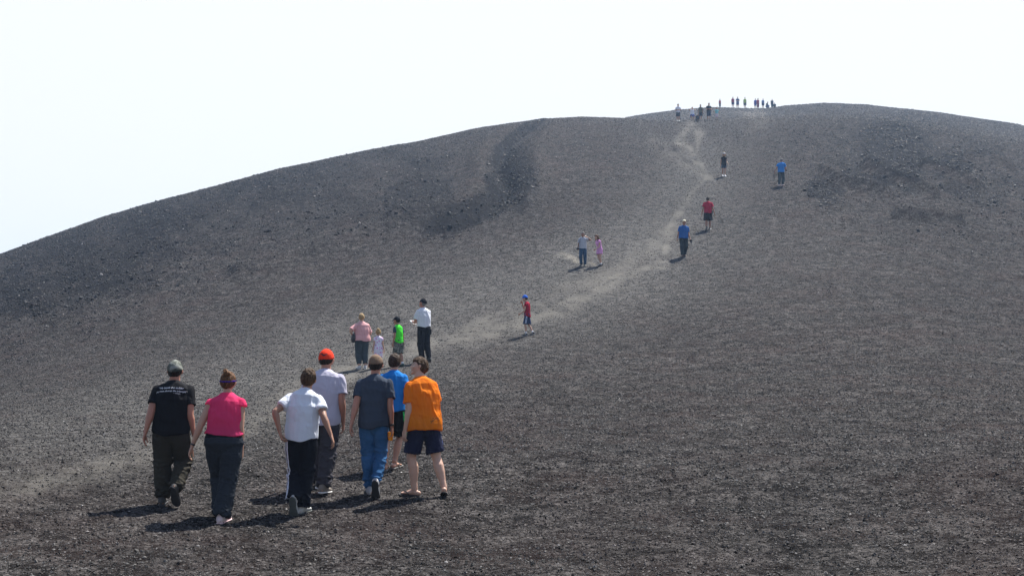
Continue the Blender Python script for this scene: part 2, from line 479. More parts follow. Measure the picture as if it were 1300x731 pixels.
class Person:
    def __init__(s, px, py, H, yaw=0.0, sex='m', vox=.010, w=1.0, fat=1.0, head=1.0, lean=0.0, bend=0.0, twist=0.0, side=0.0,
                 hyaw=0.0, hpitch=0.0, hroll=0.0, feet=None, arms=None, pelvis=None, skincol='light', hair='short', hairc='brown', label='', group=None, body_top=.842, legfat=1.0, hands=None):
        s.H = H; s.vox = vox; s.w = w; s.fat = fat; s.sex = sex; s.legfat = legfat
        s.P = place(px, py); s.yaw = math.radians(yaw); s.px, s.py = px, py
        s.child = head > 1.1
        s.cy, s.sy = math.cos(s.yaw), math.sin(s.yaw)
        s.feet = feet or [dict(x=-.05, y=.05), dict(x=.05, y=-.05)]
        r = math.radians
        s.hunch = r(16 if sex == 'm' else 12); s.lean, s.bend, s.twist, s.side = r(lean), r(bend), r(twist), side
        s.skel(pelvis); s.headrig(head, r(hyaw), r(hpitch), r(hroll)); s.armrig(arms or ['h', 'h'], hands)
        s.build_body(skincol, label, group)
        s.build_hair(hair, hairc)

    def ground(s, lx, ly):
        wx = s.P.x + lx * s.cy - ly * s.sy; wy = s.P.y + lx * s.sy + ly * s.cy
        return gz1(wx, wy) - s.P.z

    def skel(s, pelvis):
        H = s.H; s.foot = []
        for k, f in enumerate(s.feet):
            x, y = f['x'] * H, f['y'] * H; lift = f.get('lift', 0) * H; pitch = math.radians(f.get('pitch', 0)); fy = math.radians(f.get('yaw', 8 * (1 if k == 0 else -1)))
            g = s.ground(x, y)
            d = np.array([-math.sin(fy), math.cos(fy), 0])
            slope = (s.ground(x + d[0] * .2, y + d[1] * .2) - s.ground(x - d[0] * .2, y - d[1] * .2)) / .4
            a = math.atan(slope) - pitch           # toe direction elevation
            fwd = d * math.cos(a) + np.array([0, 0, math.sin(a)])
            rt = nrm(np.cross(d, [0, 0, 1])); up = np.cross(rt, fwd)
            ballp = np.array([x, y, g + lift + .004])
            FL = .150 * H
            ank = ballp - fwd * .43 * FL + up * .045 * H
            s.foot.append(dict(ball=ballp, fwd=fwd, rt=rt, up=up, ank=ank, FL=FL))
        L1 = L2 = .2275 * H
        hw = .050 * H * s.w ** .5
        mid = (s.foot[0]['ank'][:2] + s.foot[1]['ank'][:2]) / 2
        px_, py_ = (pelvis[0] * H, pelvis[1] * H) if pelvis else (mid[0] * .6 + s.side * H, mid[1] * .55 + .02 * H)
        if pelvis and len(pelvis) > 2: hz = pelvis[2] * H + s.ground(px_, py_)
        else:
            hz = 1e9
            for k, f in enumerate(s.foot):
                hx = px_ + (-hw if k == 0 else hw); dd = (f['ank'][0] - hx) ** 2 + (f['ank'][1] - py_) ** 2
                hz = min(hz, f['ank'][2] + math.sqrt(max(.01, ((L1 + L2) * .992) ** 2 - dd)))
        s.hipz = hz; s.root = np.array([px_, py_, hz])        # hip joint line
        s.legs = []
        for k, f in enumerate(s.foot):
            hip = s.root + np.array([-hw if k == 0 else hw, 0, 0])
            v = f['ank'] - hip; d = np.linalg.norm(v)
            if d > (L1 + L2) * .999: v = v / d * (L1 + L2) * .999; d = np.linalg.norm(v)
            dirn = v / d; pole = np.array([f['fwd'][0] * .4, 1.0, 0]) + np.array([(-.12 if k == 0 else .12), 0, 0]); pole = nrm(pole - dirn * np.dot(pole, dirn))
            aa = math.acos(max(-1, min(1, d / (2 * L1))))
            knee = hip + dirn * L1 * math.cos(aa) + pole * L1 * math.sin(aa)
            s.legs.append((hip, knee, f['ank']))
        # spine table
        s.base_h = .500
        hs = np.linspace(-.06, .36, 43); s.sp_h = hs; s.sp_o = []; s.sp_b = []
        B0 = np.eye(3); o = s.root.copy()
        o0 = o + B0[:, 2] * hs[0] * H; prev = hs[0]; cur = o0
        for h in hs:
            f = float(smooth(.0, .26, np.array(h)))
            B = rotm([0, 0, 1], s.twist * f) @ rotm([0, 1, 0], s.bend * f) @ rotm([1, 0, 0], -(s.lean * (.35 + .65 * f) if h > 0 else s.lean * .35) - s.hunch * float(smooth(.17, .31, np.array(h))))
            cur = cur + B[:, 2] * (h - prev) * H; prev = h
            s.sp_o.append(cur.copy()); s.sp_b.append(B)
    def spine(s, z):       # z fraction of H, measured standing
        h = np.clip(z - s.base_h, s.sp_h[0], s.sp_h[-1]); i = int(np.clip(np.searchsorted(s.sp_h, h) - 1, 0, len(s.sp_h) - 2))
        t = (h - s.sp_h[i]) / (s.sp_h[i+1] - s.sp_h[i])
        return s.sp_o[i] * (1 - t) + s.sp_o[i+1] * t, s.sp_b[i]

    def headrig(s, head, hy, hp, hr):
        H = s.H; s.hh = .134 * H * head
        o, B = s.spine(.845)
        s.neck0 = o
        s.HB = B @ rotm([0, 0, 1], hy) @ rotm([0, 1, 0], hr) @ rotm([1, 0, 0], s.lean * .7 + s.hunch * .9 - hp)
        s.HC = o + B[:, 2] * .010 * H + s.HB[:, 2] * (s.hh * .5) + s.HB[:, 1] * .010 * H
        # keep total height: head top
    def armrig(s, arms, hands):
        H = s.H; s.arms = []
        for k, a in enumerate(arms):
            sg = -1 if k == 0 else 1
            o, B = s.spine(.777); sw = (.098 if s.sex == 'm' else .089) * s.w
            sh = o + B[:, 0] * sg * sw * H - B[:, 1] * .004 * H
            L1, L2 = .165 * H, .142 * H
            spec = a if isinstance(a, dict) else dict(fx=4, ab=6, el=14)
            if 'to' in spec:        # IK in chest frame, units of H relative to shoulder
                t = sh + B @ (np.array(spec['to']) * np.array([sg, 1, 1])) * H
                v = t - sh; d = np.linalg.norm(v); d2 = min(d, (L1 + L2) * .995); v = v / d
                pole = B @ (np.array(spec.get('pole', (1, -.5, -.6))) * np.array([sg, 1, 1])); pole = nrm(pole - v * np.dot(pole, v))
                ca = max(-1, min(1, (L1*L1 + d2*d2 - L2*L2) / (2 * L1 * d2))); sa = math.sqrt(1 - ca*ca)
                el = sh + v * L1 * ca + pole * L1 * sa; wr = sh + v * d2
            else:
                fx, ab, eb = [math.radians(spec.get(q, d)) for q, d in (('fx', 4), ('ab', 6), ('el', 14))]
                R = rotm([0, 1, 0], -sg * ab) @ rotm([1, 0, 0], fx)
                d1 = B @ R @ np.array([0, 0, -1.0]); el = sh + d1 * L1
                hinge = B @ R @ np.array([1.0, 0, 0]); hinge = rotm(d1, math.radians(spec.get('tw', 15)) * sg) @ hinge
                d2 = rotm(hinge, eb) @ d1; wr = el + d2 * L2
            fd = nrm(wr - el)
            # palm normal: towards body midline by default, thumb forwards
            inward = -sg * B[:, 0] if 'pn' not in spec else B @ (np.array(spec['pn'], float) * np.array([sg, 1, 1]))
            pn = nrm(inward - fd * np.dot(inward, fd))
            hd = nrm(rotm(np.cross(pn, fd), 0) @ fd + pn * spec.get('wb', .08))
            pn = nrm(pn - hd * np.dot(pn, hd))
            th = np.cross(hd, pn) * sg          # thumb side
            if np.dot(th, B[:, 1]) < 0 and 'pn' not in spec: th = -th
            s.arms.append(dict(sh=sh, el=el, wr=wr, hd=hd, pn=pn, th=th, curl=spec.get('curl', .45), B=B, sg=sg))

    def torso_rings(s, infl=0.0, zlo=.452, zhi=.9, extra=None, fatb=0.0):
        T = TORSO_M if s.sex == 'm' else TORSO_F; out = []
        for z, rx, ry, yo in T:
            if z < zlo - 1e-6 or z > zhi: continue
            o, B = s.spine(z)
            f = s.fat if .5 < z < .74 else (1 + (s.fat - 1) * .5)
            k = extra(z) if extra else 0
            out.append((o + B[:, 1] * yo * s.H, B[:, 0] * (rx * s.w * (1 + (f - 1) * .7) + infl + k) * s.H, B[:, 1] * (ry * f + infl + k) * s.H))
        return out

    def hand(s, a):
        H = s.H * (1.0 if not s.child else 1.0); P = []
        w, hd, pn, th = a['wr'], a['hd'], a['pn'], a['th']
        PL = .052 * H
        P.append(tube([w - hd * .004 * H, w + hd * .018 * H, w + hd * PL * .7, w + hd * PL], [(.0150 * H, .0105 * H), (.0205 * H, .0098 * H), (.0235 * H, .0088 * H), (.0215 * H, .0075 * H)], side=th, n=14))
        cu = a['curl']; r0 = max(.0048 * H, s.vox * .95)
        for i, (off, ln) in enumerate([(.0170, .041), (.0058, .046), (-.0056, .043), (-.0165, .034)]):
            b = w + hd * (PL * (.97 if i in (1, 2) else .92)) + th * off * H
            c = cu * (1 + .12 * i); d = hd + th * off * 3.0; pts = [b - hd * .012 * H, b]; p = b; ang = 0
            for seg in (.44, .31, .25):
                ang += c * (.55 if seg > .4 else .9); dd = nrm(d) * math.cos(ang) + pn * math.sin(ang)
                p = p + dd * ln * H * seg; pts.append(p)
            P.append(tube(pts, [r0, r0, r0 * .95, r0 * .88, r0 * .75], side=th, n=8))
        b = w + hd * .014 * H + th * .014 * H; d = nrm(hd * .8 + th * .75 + pn * .25)
        p1 = b + d * .022 * H; p2 = p1 + nrm(hd * .9 + th * .3 + pn * (.2 + cu * .5)) * .018 * H; p3 = p2 + nrm(hd + pn * (.3 + cu * .6)) * .014 * H
        P.append(tube([b - d * .008 * H, p1, p2, p3], [.0078 * H, .0068 * H, .0056 * H, .0046 * H] if s.vox < .009 else [r0 * 1.4] * 4, side=pn, n=8))
        return P

    def head_pt(s, u, scale=1.0, off=0.0):
        """unit direction (n,3) -> surface point in head-local coordinates"""
        x, y, z = u.T; hh = s.hh
        low = np.clip(-z, 0, 1)
        kx = 1 - .30 * low ** 1.3; X = .335 * hh * x * kx * (1 + .05 * np.clip(z, 0, 1))
        Yf = .40 * hh * y * (1 - .02 * low); Yb = .44 * hh * y * (1 - .42 * low ** 1.1)
        Y = np.where(y > 0, Yf, Yb) + np.where(y > 0, .02 * hh * low, 0) * y
        Z = .5 * hh * z * (1 + .02 * y)
        p = np.stack([X, Y, Z], 1)
        return p * scale + u * off
    def sph(s, nu=48, nv=32):
        U = []
        for j in range(nv + 1):
            t = math.pi * (j / nv) - math.pi / 2
            for i in range(nu):
                a = 2 * math.pi * i / nu; U.append((math.cos(t) * math.cos(a), math.cos(t) * math.sin(a), math.sin(t)))
        F = [(j*nu + i, j*nu + (i+1) % nu, (j+1)*nu + (i+1) % nu, (j+1)*nu + i) for j in range(nv) for i in range(nu)]
        return np.array(U), F
    def toL(s, p): return s.HC + p @ s.HB.T

    def build_body(s, skincol, label, group):
        H = s.H; w = s.w; P = []
        P.append(loft(s.torso_rings(-.006), 22))
        # neck
        top = s.HC + s.HB[:, 2] * (-.30 * s.hh) - s.HB[:, 1] * .06 * s.hh
        o, B = s.spine(.815)
        nr = (.0325 if s.sex == 'm' else .025) * H * (w if not s.child else 1.0)
        P.append(tube([o, s.neck0, top, top + s.HB[:, 2] * .1 * s.hh], [nr * 1.35, nr * 1.03, nr * .98, nr * .9], n=16))
        # trapezius
        for sg in (-1, 1):
            o1, B1 = s.spine(.838); sh = s.arms[0 if sg < 0 else 1]['sh']
            P.append(tube([o1 + B1[:, 0] * sg * .012 * H, sh * .5 + o1 * .5 - B1[:, 2] * .006 * H, sh], [.024 * H, .023 * H, .026 * H], n=10))
        U, F = s.sph(40, 28); P.append((s.toL(s.head_pt(U)), F))
        hh = s.hh; A = s.HB
        L = lambda x, y, z: s.HC + A @ (np.array([x, y, z]) * hh)
        P.append(tube([L(0, .385, .06), L(0, .42, -.02), L(0, .455, -.10), L(0, .40, -.13)], [.030 * hh, .036 * hh, .052 * hh, .045 * hh], side=A[:, 0], n=8))
        P.append(ball(L(0, .36, .075), (.20 * hh, .055 * hh, .035 * hh), A)); P.append(ball(L(0, .345, -.235), (.10 * hh, .06 * hh, .05 * hh), A))
        P.append(ball(L(0, .31, -.40), (.11 * hh, .09 * hh, .08 * hh), A))
        for sg in (-1, 1):
            P.append(ball(L(sg * .365, -.03, -.03), (.045 * hh, .085 * hh, .13 * hh), A @ rotm([0, 0, 1], -sg * .35)))
            P.append(ball(L(sg * .20, .26, -.13), (.09 * hh, .08 * hh, .10 * hh), A))
        for a in s.arms:
            sh, el, wr = a['sh'], a['el'], a['wr']; q = w * (1.0 if s.sex == 'm' else .88); d1 = el - sh; d2 = wr - el
            r = [.031, .0315, .030, .0275, .0245, .0245, .0255, .021, .0165, .0150]
            pts = [sh, sh + d1 * .2, sh + d1 * .45, sh + d1 * .75, el - nrm(d1) * .004 * H, el + nrm(d2) * .008 * H, el + d2 * .25, el + d2 * .6, el + d2 * .88, wr]
            r = [(x_ * H * q, x_ * H * q * (.95 if i < 7 else .82)) for i, x_ in enumerate(r)]
            P.append(tube(pts, r, side=a['th'], n=14)); P += s.hand(a)
        for (hip, knee, ank), f in zip(s.legs, s.foot):
            d1 = knee - hip; d2 = ank - knee; q = w * s.legfat; bk = nrm(np.cross(nrm(d2), s.foot[0]['rt'])) * .0
            calf = -nrm(np.array([f['fwd'][0], f['fwd'][1], 0])) * .008 * H
            pts = [hip, hip + d1 * .3, hip + d1 * .7, knee, knee + d2 * .12, knee + d2 * .3 + calf, knee + d2 * .5 + calf * .7, knee + d2 * .78, ank]
            r = [.052, .050, .040, .033, .032, .0355, .033, .0235, .0215]
            P.append(tube(pts, [x_ * H * q for x_ in r], n=16))
            FL = f['FL']; b, fw, rt, up = f['ball'], f['fwd'], f['rt'], f['up']
            g = lambda y, z, x=0: b + fw * y * FL + up * z * H + rt * x * H
            P.append(tube([g(-.66, .022), g(-.55, .022), g(-.3, .024), g(0, .017), g(.16, .012)], [(.017 * H, .017 * H), (.020 * H, .019 * H), (.019 * H, .020 * H), (.026 * H, .012 * H), (.023 * H, .0085 * H)], side=rt, n=14))
            P.append(tube([ank + up * .012 * H, g(-.42, .030), g(-.2, .026)], [.0215 * H, .021 * H, .016 * H], side=rt, n=12))
            if s.vox < .008:
                sgx = -1 if f is s.foot[0] else 1
                for i in range(5):
                    xo = -sgx * .017 + sgx * i * .0088; yl = [.31, .31, .28, .25, .21][i]
                    P.append(tube([g(.12, .011, xo), g(yl * .8, .012, xo), g(yl, .009, xo)], [(.0062 if i else .008) * H] * 2 + [(.005 if i else .0065) * H], side=rt, n=8))
        s.body = solid('person', P, s.vox, [skin('skin_' + skincol, {'light': (.44, .25, .17), 'pale': (.52, .33, .24), 'tan': (.33, .175, .11), 'red': (.40, .19, .125)}[skincol])], None, 3 if s.vox > .009 else 4)
        # face colouring inside the one body mesh
        me = s.body.data
        me.materials.append(plain('eye_dark', (.03, .022, .02), .3)); me.materials.append(plain('lip', (.38, .14, .11), .5)); me.materials.append(plain('brow_brown', (.08, .05, .03), .8))
        n = len(me.polygons); c = np.empty(n * 3, np.float32); me.polygons.foreach_get('center', c); c = (c.reshape(-1, 3) - s.HC) @ s.HB / hh
        idx = np.zeros(n, np.int32); fr = c[:, 1] > .22
        for sg in (-1, 1):
            idx[fr & (((c[:, 0] - sg * .135) / .055) ** 2 + ((c[:, 2] - .005) / .028) ** 2 < 1)] = 1
            idx[fr & (((c[:, 0] - sg * .145) / .085) ** 2 + ((c[:, 2] - .085) / .018) ** 2 < 1)] = 3
        idx[fr & ((c[:, 0] / .105) ** 2 + ((c[:, 2] + .235) / .026) ** 2 < 1)] = 2
        me.polygons.foreach_set('material_index', idx)
        s.body.location = s.P; s.body.rotation_euler = (0, 0, s.yaw)
        tag(s.body, label, 'person', group)

    def mask_hair(s, u, style):
        x, y, z = u.T
        if style == 'short': ks = ([-1, -.45, -.15, .05, .35, .7, 1], [-.62, -.50, -.22, .0, .38, .52, .55])
        elif style == 'boy': ks = ([-1, -.45, -.15, .08, .35, .7, 1], [-.70, -.58, -.30, -.1, .25, .36, .38])
        elif style == 'long': ks = ([-1, -.4, -.1, .15, .4, .7, 1], [-1.2, -1.2, -1.1, -.5, .3, .5, .52])
        elif style == 'up': ks = ([-1, -.45, -.15, .08, .4, .7, 1], [-.75, -.6, -.25, -.05, .4, .55, .55])
        else: ks = ([-1, 1], [0, 0])
        h = np.interp(y, *ks); return smooth(h - .10, h + .10, z)

    def build_hair(s, style, colr):
        if not style: s.hair = None; return
        cols = {'brown': ((.026, .015, .009), (.060, .033, .018)), 'dark': ((.016, .011, .009), (.035, .023, .016)), 'blond': ((.30, .19, .085), (.55, .38, .19)), 'grey': ((.14, .13, .12), (.32, .30, .28)),
                'auburn': ((.075, .035, .018), (.18, .085, .035)), 'sandy': ((.040, .022, .011), (.095, .052, .025))}
        c1, c2 = cols[colr]; m = hairmat('hair_' + colr, c1, c2); hh = s.hh
        U, F = s.sph(64 if s.vox < .008 else 40, 44 if s.vox < .008 else 28)
        k = s.mask_hair(U, style)
        th = {'short': .055, 'boy': .085, 'long': .085, 'up': .06}[style] * hh
        x, y, z = U.T
        n = fbm(x * 5 + z, y * 5, z * 3 + x * 2, oct=3, seed=int(s.px)) * .9 + .5 * fbm(x * 16, y * 16, z * 5, oct=2, seed=int(s.px) + 3)
        off = th * (.75 + .38 * n + .25 * np.clip(z, 0, 1)) * k - (1 - k) * .04 * hh
        pts = s.head_pt(U, 1.0) + U * off[:, None]
        P = [(s.toL(pts), F)]
        A = s.HB; L = lambda x, y, z: s.HC + A @ (np.array([x, y, z]) * hh)
        if style == 'long':
            P.append(tube([L(0, -.28, .1), L(0, -.40, -.2), L(0, -.42, -.55), L(0, -.40, -.95), L(.02, -.36, -1.2)], [(.28 * hh, .14 * hh), (.33 * hh, .15 * hh), (.31 * hh, .12 * hh), (.24 * hh, .09 * hh), (.1 * hh, .05 * hh)], side=A[:, 0], n=16))
            for sg in (-1, 1): P.append(tube([L(sg * .33, -.05, .2), L(sg * .40, -.02, -.2), L(sg * .36, .03, -.6), L(sg * .28, .05, -.9)], [.09 * hh, .11 * hh, .10 * hh, .04 * hh], n=10))
        if style == 'up':
            P.append(ball(L(0, -.36, .40), (.19 * hh, .16 * hh, .18 * hh), A)); P.append(ball(L(-.08, -.32, .54), (.13 * hh, .1 * hh, .1 * hh), A))
            P.append(tube([L(-.05, -.42, .42), L(-.17, -.44, .52), L(-.26, -.40, .50)], [.05 * hh, .04 * hh, .018 * hh], n=8))
        def dsp(co):
            q = (co - s.HC) @ s.HB / hh
            return hh * .045 * fbm(q[:, 0] * 11, q[:, 1] * 11, q[:, 2] * 4.5, oct=3, seed=8)
        s.hair = solid('hair', P, max(s.vox * .85, .0045), [m], s.body, 1, dsp)

    # ---------------- clothing
    def top(s, mat, hem=.47, sleeve=.55, loose=.012, flare=.006, name='shirt', amp=.0045, seed=None, sleeve_r=1.28, sleeve_mat=None, neck=.838, open_neck=False):
        H = s.H; P = []; T = s.torso_rings(.005 + loose * .25, zlo=.5, zhi=neck + .004, extra=lambda z: (loose * .75 if z < .72 else loose * .3 * (z < .78)) + (.006 if .58 < z < .67 else 0) + (flare * .6 * max(0, (.60 - z) / .12)))
        o, B = s.spine(hem); hw = .0965 if s.sex == 'm' else .104
        ff = 1 + (s.fat - 1) * .8
        R = [(o + B[:, 1] * -.004 * H, B[:, 0] * (hw * s.w * (1 + (ff - 1) * .7) + .004 + loose * .55 + flare) * H, B[:, 1] * (.070 * ff + .004 + loose * .6 + flare) * H)]
        R = R + [r for r in T if np.dot(r[0] - o, B[:, 2]) > .02 * H]
        P.append(loft(R, 24, True, True))
        for i, a in enumerate(s.arms):
            sh, el, wr, B1 = a['sh'], a['el'], a['wr'], a['B']; q = s.w * (1.0 if s.sex == 'm' else .9)
            o1, _ = s.spine(.832)
            P.append(tube([o1 + B1[:, 0] * a['sg'] * .02 * H, sh * .5 + o1 * .5, sh], [.026 * H, .029 * H, .033 * H * q], n=12))
            if sleeve <= .03: P.pop(); continue
            if sleeve <= .15: 
                P.append(tube([sh - nrm(el - sh) * .0 * H, sh + (el - sh) * .13], [.036 * H * q, .041 * H * q], n=14, flat1=True)); continue
            if sleeve_mat: continue
            P.append(s.sleeve_tube(a, sleeve, sleeve_r, q))
        ob = solid(name, P, s.vox * 1.15, [mat], s.body, 2, folds(H, amp * 2.6, seed=int(s.px if seed is None else seed), zlo=hem + .1, zhi=.72))
        if sleeve_mat:
            for a in s.arms: solid('sleeve', [s.sleeve_tube(a, sleeve, sleeve_r, s.w)], s.vox * 1.15, [sleeve_mat], s.body, 3, folds(H, amp, seed=5))
        s.wavy(ob, hem); s.shirt = ob; return ob
    def wavy(s, ob, hem):
        H = s.H; n = len(ob.data.vertices); c = np.empty(n * 3, np.float32); ob.data.vertices.foreach_get('co', c); c = c.reshape(-1, 3).astype(float)
        o, B = s.spine(hem); q = (c - o) @ B; a = np.arctan2(q[:, 1], q[:, 0]); w = 1 - smooth(0, .09, q[:, 2] / H)
        near = np.hypot(q[:, 0], q[:, 1]) < .2 * H
        dz = (.008 * np.sin(a * 2 + s.px) + .0035 * np.sin(a * 4.0 + s.py) - .010 * (np.sin(a) < 0) * np.abs(np.sin(a))) * H * w * near
        c = c + B[:, 2][None] * dz[:, None]; ob.data.vertices.foreach_set('co', c.astype(np.float32).ravel()); ob.data.update()
    def sleeve_tube(s, a, sl, rr, q):
        H = s.H; sh, el, wr = a['sh'], a['el'], a['wr']; pts = [sh - nrm(el - sh) * .004 * H, sh + (el - sh) * .25]; r = [.0365 * H * q, .0385 * H * q]
        if sl <= 1: pts += [sh + (el - sh) * sl * .8, sh + (el - sh) * sl]; r += [.038 * H * q * rr / 1.25, .040 * H * q * rr / 1.25]
        else: pts += [sh + (el - sh) * .7, el, el + (wr - el) * .5, el + (wr - el) * (sl - 1)]; r += [.037 * H * q, .034 * H * q, .031 * H * q, .024 * H * q]
        return tube(pts, r, n=16, flat1=True)

    def bottoms(s, mat, length=1.0, loose=.008, flare=0.0, waist=.585, name='trousers', amp=.005, hemdrop=.0):
        """length: 0..1 thigh, 1..2 shin (2 = ankle)"""
        H = s.H; P = []
        P.append(loft([(c, u, v) for c, u, v in s.torso_rings(.006 + loose * .5, zlo=.452, zhi=waist)], 24, False, True))
        for k, (hip, knee, ank) in enumerate(s.legs):
            d1 = knee - hip; d2 = ank - knee; q = s.w * s.legfat
            pts = [hip + np.array([0, 0, .01 * H]), hip + d1 * .3]; r = [.054 * q + loose * .6, .053 * q + loose]
            if length <= 1:
                pts += [hip + d1 * length * .75, hip + d1 * length]; r += [.050 * q + loose * 1.4 + flare * .6, .048 * q + loose * 1.7 + flare]
            else:
                t = length - 1
                pts += [hip + d1 * .7, knee, knee + d2 * .25 * t, knee + d2 * .6 * t, knee + d2 * t - np.array([0, 0, hemdrop * H])]
                r += [.044 * q + loose, .040 * q + loose + .003, .0395 * q + loose * .9 + .003, .034 * q + loose * 1.1 + flare * .5, .027 * q + loose * 1.2 + flare]
            P.append(tube(pts, [x_ * H for x_ in r], n=18, flat1=True))
        def d(co):
            x, y, z = co.T / H; b = s.root[2] / H
            zk = (s.legs[0][1][2] + s.legs[1][1][2]) / 2 / H; za = (s.legs[0][2][2] + s.legs[1][2][2]) / 2 / H
            a = fbm(x * 12 + z * 3, y * 12, z * 15, oct=3, seed=int(s.px) + 2); c = fbm(x * 22, y * 22 + z * 6, z * 34, oct=2, seed=int(s.px) + 4)
            wgt = .35 + 1.0 * np.exp(-((z - zk) / .05) ** 2) + (1.6 * np.exp(-((z - za - .02) / .06) ** 2) if length > 1.6 else 0)
            return amp * 2.0 * wgt * np.maximum(-.35, (1 - np.abs(a) * 3.2) * .8 + .5 * (1 - np.abs(c) * 3) - .4)
        s.pants = solid(name, P, s.vox * 1.15, [mat], s.body, 3, d)
        return s.pants

    def dress(s, mat, hem=.28, sleeve=.3, flare=.05, skirt=None):
        H = s.H; T = s.torso_rings(.014, zlo=.5, zhi=.84)
        o, B = s.spine(.5); mid = (s.legs[0][1] + s.legs[1][1]) / 2; tgt = o + (mid - o) * min(1, (.5 - hem) / .22)
        R = [(tgt, np.array([1., 0, 0]) * (.10 + flare) * H, np.array([0, 1., 0]) * (.075 + flare) * H), (o * .5 + tgt * .5, B[:, 0] * (.105 + flare * .6) * H, B[:, 1] * (.075 + flare * .6) * H)]
        P = [loft(R + T, 26, True, True)]
        for a in s.arms:
            o1, _ = s.spine(.832)
            P.append(tube([o1 + a['B'][:, 0] * a['sg'] * .02 * H, a['sh'] * .5 + o1 * .5, a['sh']], [.03 * H, .034 * H, .036 * H], n=12))
            if sleeve > .05: P.append(s.sleeve_tube(a, sleeve, 1.3, s.w))
        s.shirt = solid('dress', P, s.vox * 1.1, [mat], s.body, 3, folds(H, .008, fz=3, fx=14, seed=4)); return s.shirt

    def shoes(s, upper, sole, h=1.0, name='shoe', solename='sole', sock=None):
        H = s.H
        for k, f in enumerate(s.foot):
            b, fw, rt, up, FL = f['ball'], f['fwd'], f['rt'], f['up'], f['FL']
            g = lambda y, z, x=0: b + fw * y * FL + up * z * H + rt * x * H
            R = [(-.72, .026, .012, .020), (-.66, .030, .021, .029 * h), (-.5, .032, .0235, .031 * h), (-.3, .029, .023, .026), (-.1, .023, .0265, .019), (.1, .020, .0295, .0155), (.27, .017, .027, .012), (.36, .015, .017, .008)]
            P = [loft([(g(y, z), rt * rx * H, up * rz * H) for y, z, rx, rz in R], 20)]
            P.append(tube([g(-.46, .03), f['ank'] + up * .016 * H], [(.026 * H, .030 * H), (.027 * H, .031 * H)], side=rt, n=14, flat1=True))
            sh = solid(name, P, s.vox, [upper], s.body, 2)
            S = [(-.74, .012), (-.68, .022), (-.5, .026), (-.25, .0235), (0, .031), (.15, .0325), (.3, .028), (.39, .015)]
            V, F = loft([(g(y, .0035), rt * rx * H, up * .0072 * H) for y, rx in S], 18)
            solid(solename, [(V, F)], max(.004, s.vox * .6), [sole], sh, 1)
            if sock:
                solid('sock', [tube([f['ank'] - up * .01 * H, f['ank'] + (s.legs[k][1] - f['ank']) * .16], [.0265 * H, .0265 * H], n=12)], s.vox, [sock], s.body, 1)
    def flipflops(s, sole, strap, clog=False):
        H = s.H
        for k, f in enumerate(s.foot):
            b, fw, rt, up, FL = f['ball'], f['fwd'], f['rt'], f['up'], f['FL']
            g = lambda y, z, x=0: b + fw * y * FL + up * z * H + rt * x * H
            S = [(-.76, .014), (-.68, .023), (-.45, .0255), (-.2, .025), (.05, .031), (.2, .0315), (.33, .027), (.40, .014)]
            o = solid('flip_flop', [loft([(g(y, .000), rt * rx * H, up * .0068 * H) for y, rx in S], 18)], .005, [sole], s.body, 1)
            P = []
            for sg in (-1, 1): P.append(tube([g(-.22, .008, sg * .025), g(-.05, .030, sg * .020), g(.10, .028, sg * .004), g(.16, .012, 0)], [.0042 * H] * 4, n=8))
            solid('strap', P, .0042, [strap], o, 1)

    def cap(s, mat, brim=True, back=False, zline=.16, brimmat=None, tilt=0):
        hh = s.hh; U, F = s.sph(48, 32); x, y, z = U.T
        line = zline + .08 * y; k = smooth(line - .05, line + .05, z)
        off = hh * .066 * k - (1 - k) * .06 * hh
        pts = s.head_pt(U) + U * off[:, None]; pts[:, 2] *= np.where(z > .3, 1.02, 1)
        A = s.HB; L = lambda x, y, z: s.HC + A @ (np.array([x, y, z]) * hh)
        P = [(s.toL(pts), F), ball(L(0, -.01, .575), .028 * hh, A)]
        c = solid('cap', P, max(.0055, s.vox * .9), [mat], s.body, 2)
        if brim:
            sg = -1 if back else 1; R = []
            for t in np.linspace(0, 1, 7):
                yy = (.30 + .42 * t) * sg; wd = .30 * math.sqrt(max(.04, 1 - (t * .97) ** 2.4))
                R.append((L(0, yy, (zline + .05) * .5 - .055 * t + .01), A[:, 0] * wd * hh, A[:, 2] * .022 * hh))
            solid('brim', [loft(R, 16)], max(.0045, s.vox * .6), [brimmat or mat], c, 1)
        s.capo = c; return c

    def band(s, mat, which=1, at=.93, r=.021, name='wristband', wid=.012):
        a = s.arms[which]; p = a['el'] + (a['wr'] - a['el']) * at; d = nrm(a['wr'] - a['el']); H = s.H
        return solid(name, [tube([p - d * wid * H * .5, p + d * wid * H * .5], [(r * .98 * H, r * .85 * H)] * 2, side=a['th'], n=18, flat0=True, flat1=True)], .004, [mat], s.body, 1)
    def world(s, p): return Vector((s.P.x + p[0] * s.cy - p[1] * s.sy, s.P.y + p[0] * s.sy + p[1] * s.cy, s.P.z + p[2]))
    def report(s, name, ty):
        vs = []
        for o in [s.body] + list(s.body.children):
            n = len(o.data.vertices); c = np.empty(n * 3, np.float32); o.data.vertices.foreach_get('co', c); vs.append(c.reshape(-1, 3))
        V = np.vstack(vs)[::7]; W = [project(s.world(v)) for v in V]
        xs = [q[0] for q in W]; ys = [q[1] for q in W]
        print('PERSON %-10s x %.0f-%.0f y %.1f-%.1f  target top %.0f foot %.0f  H=%.2f -> %.2f' % (name, min(xs), max(xs), min(ys), max(ys), ty, s.py, s.H, s.H * (s.py - ty) / max(1, (max(ys) - min(ys)) )))

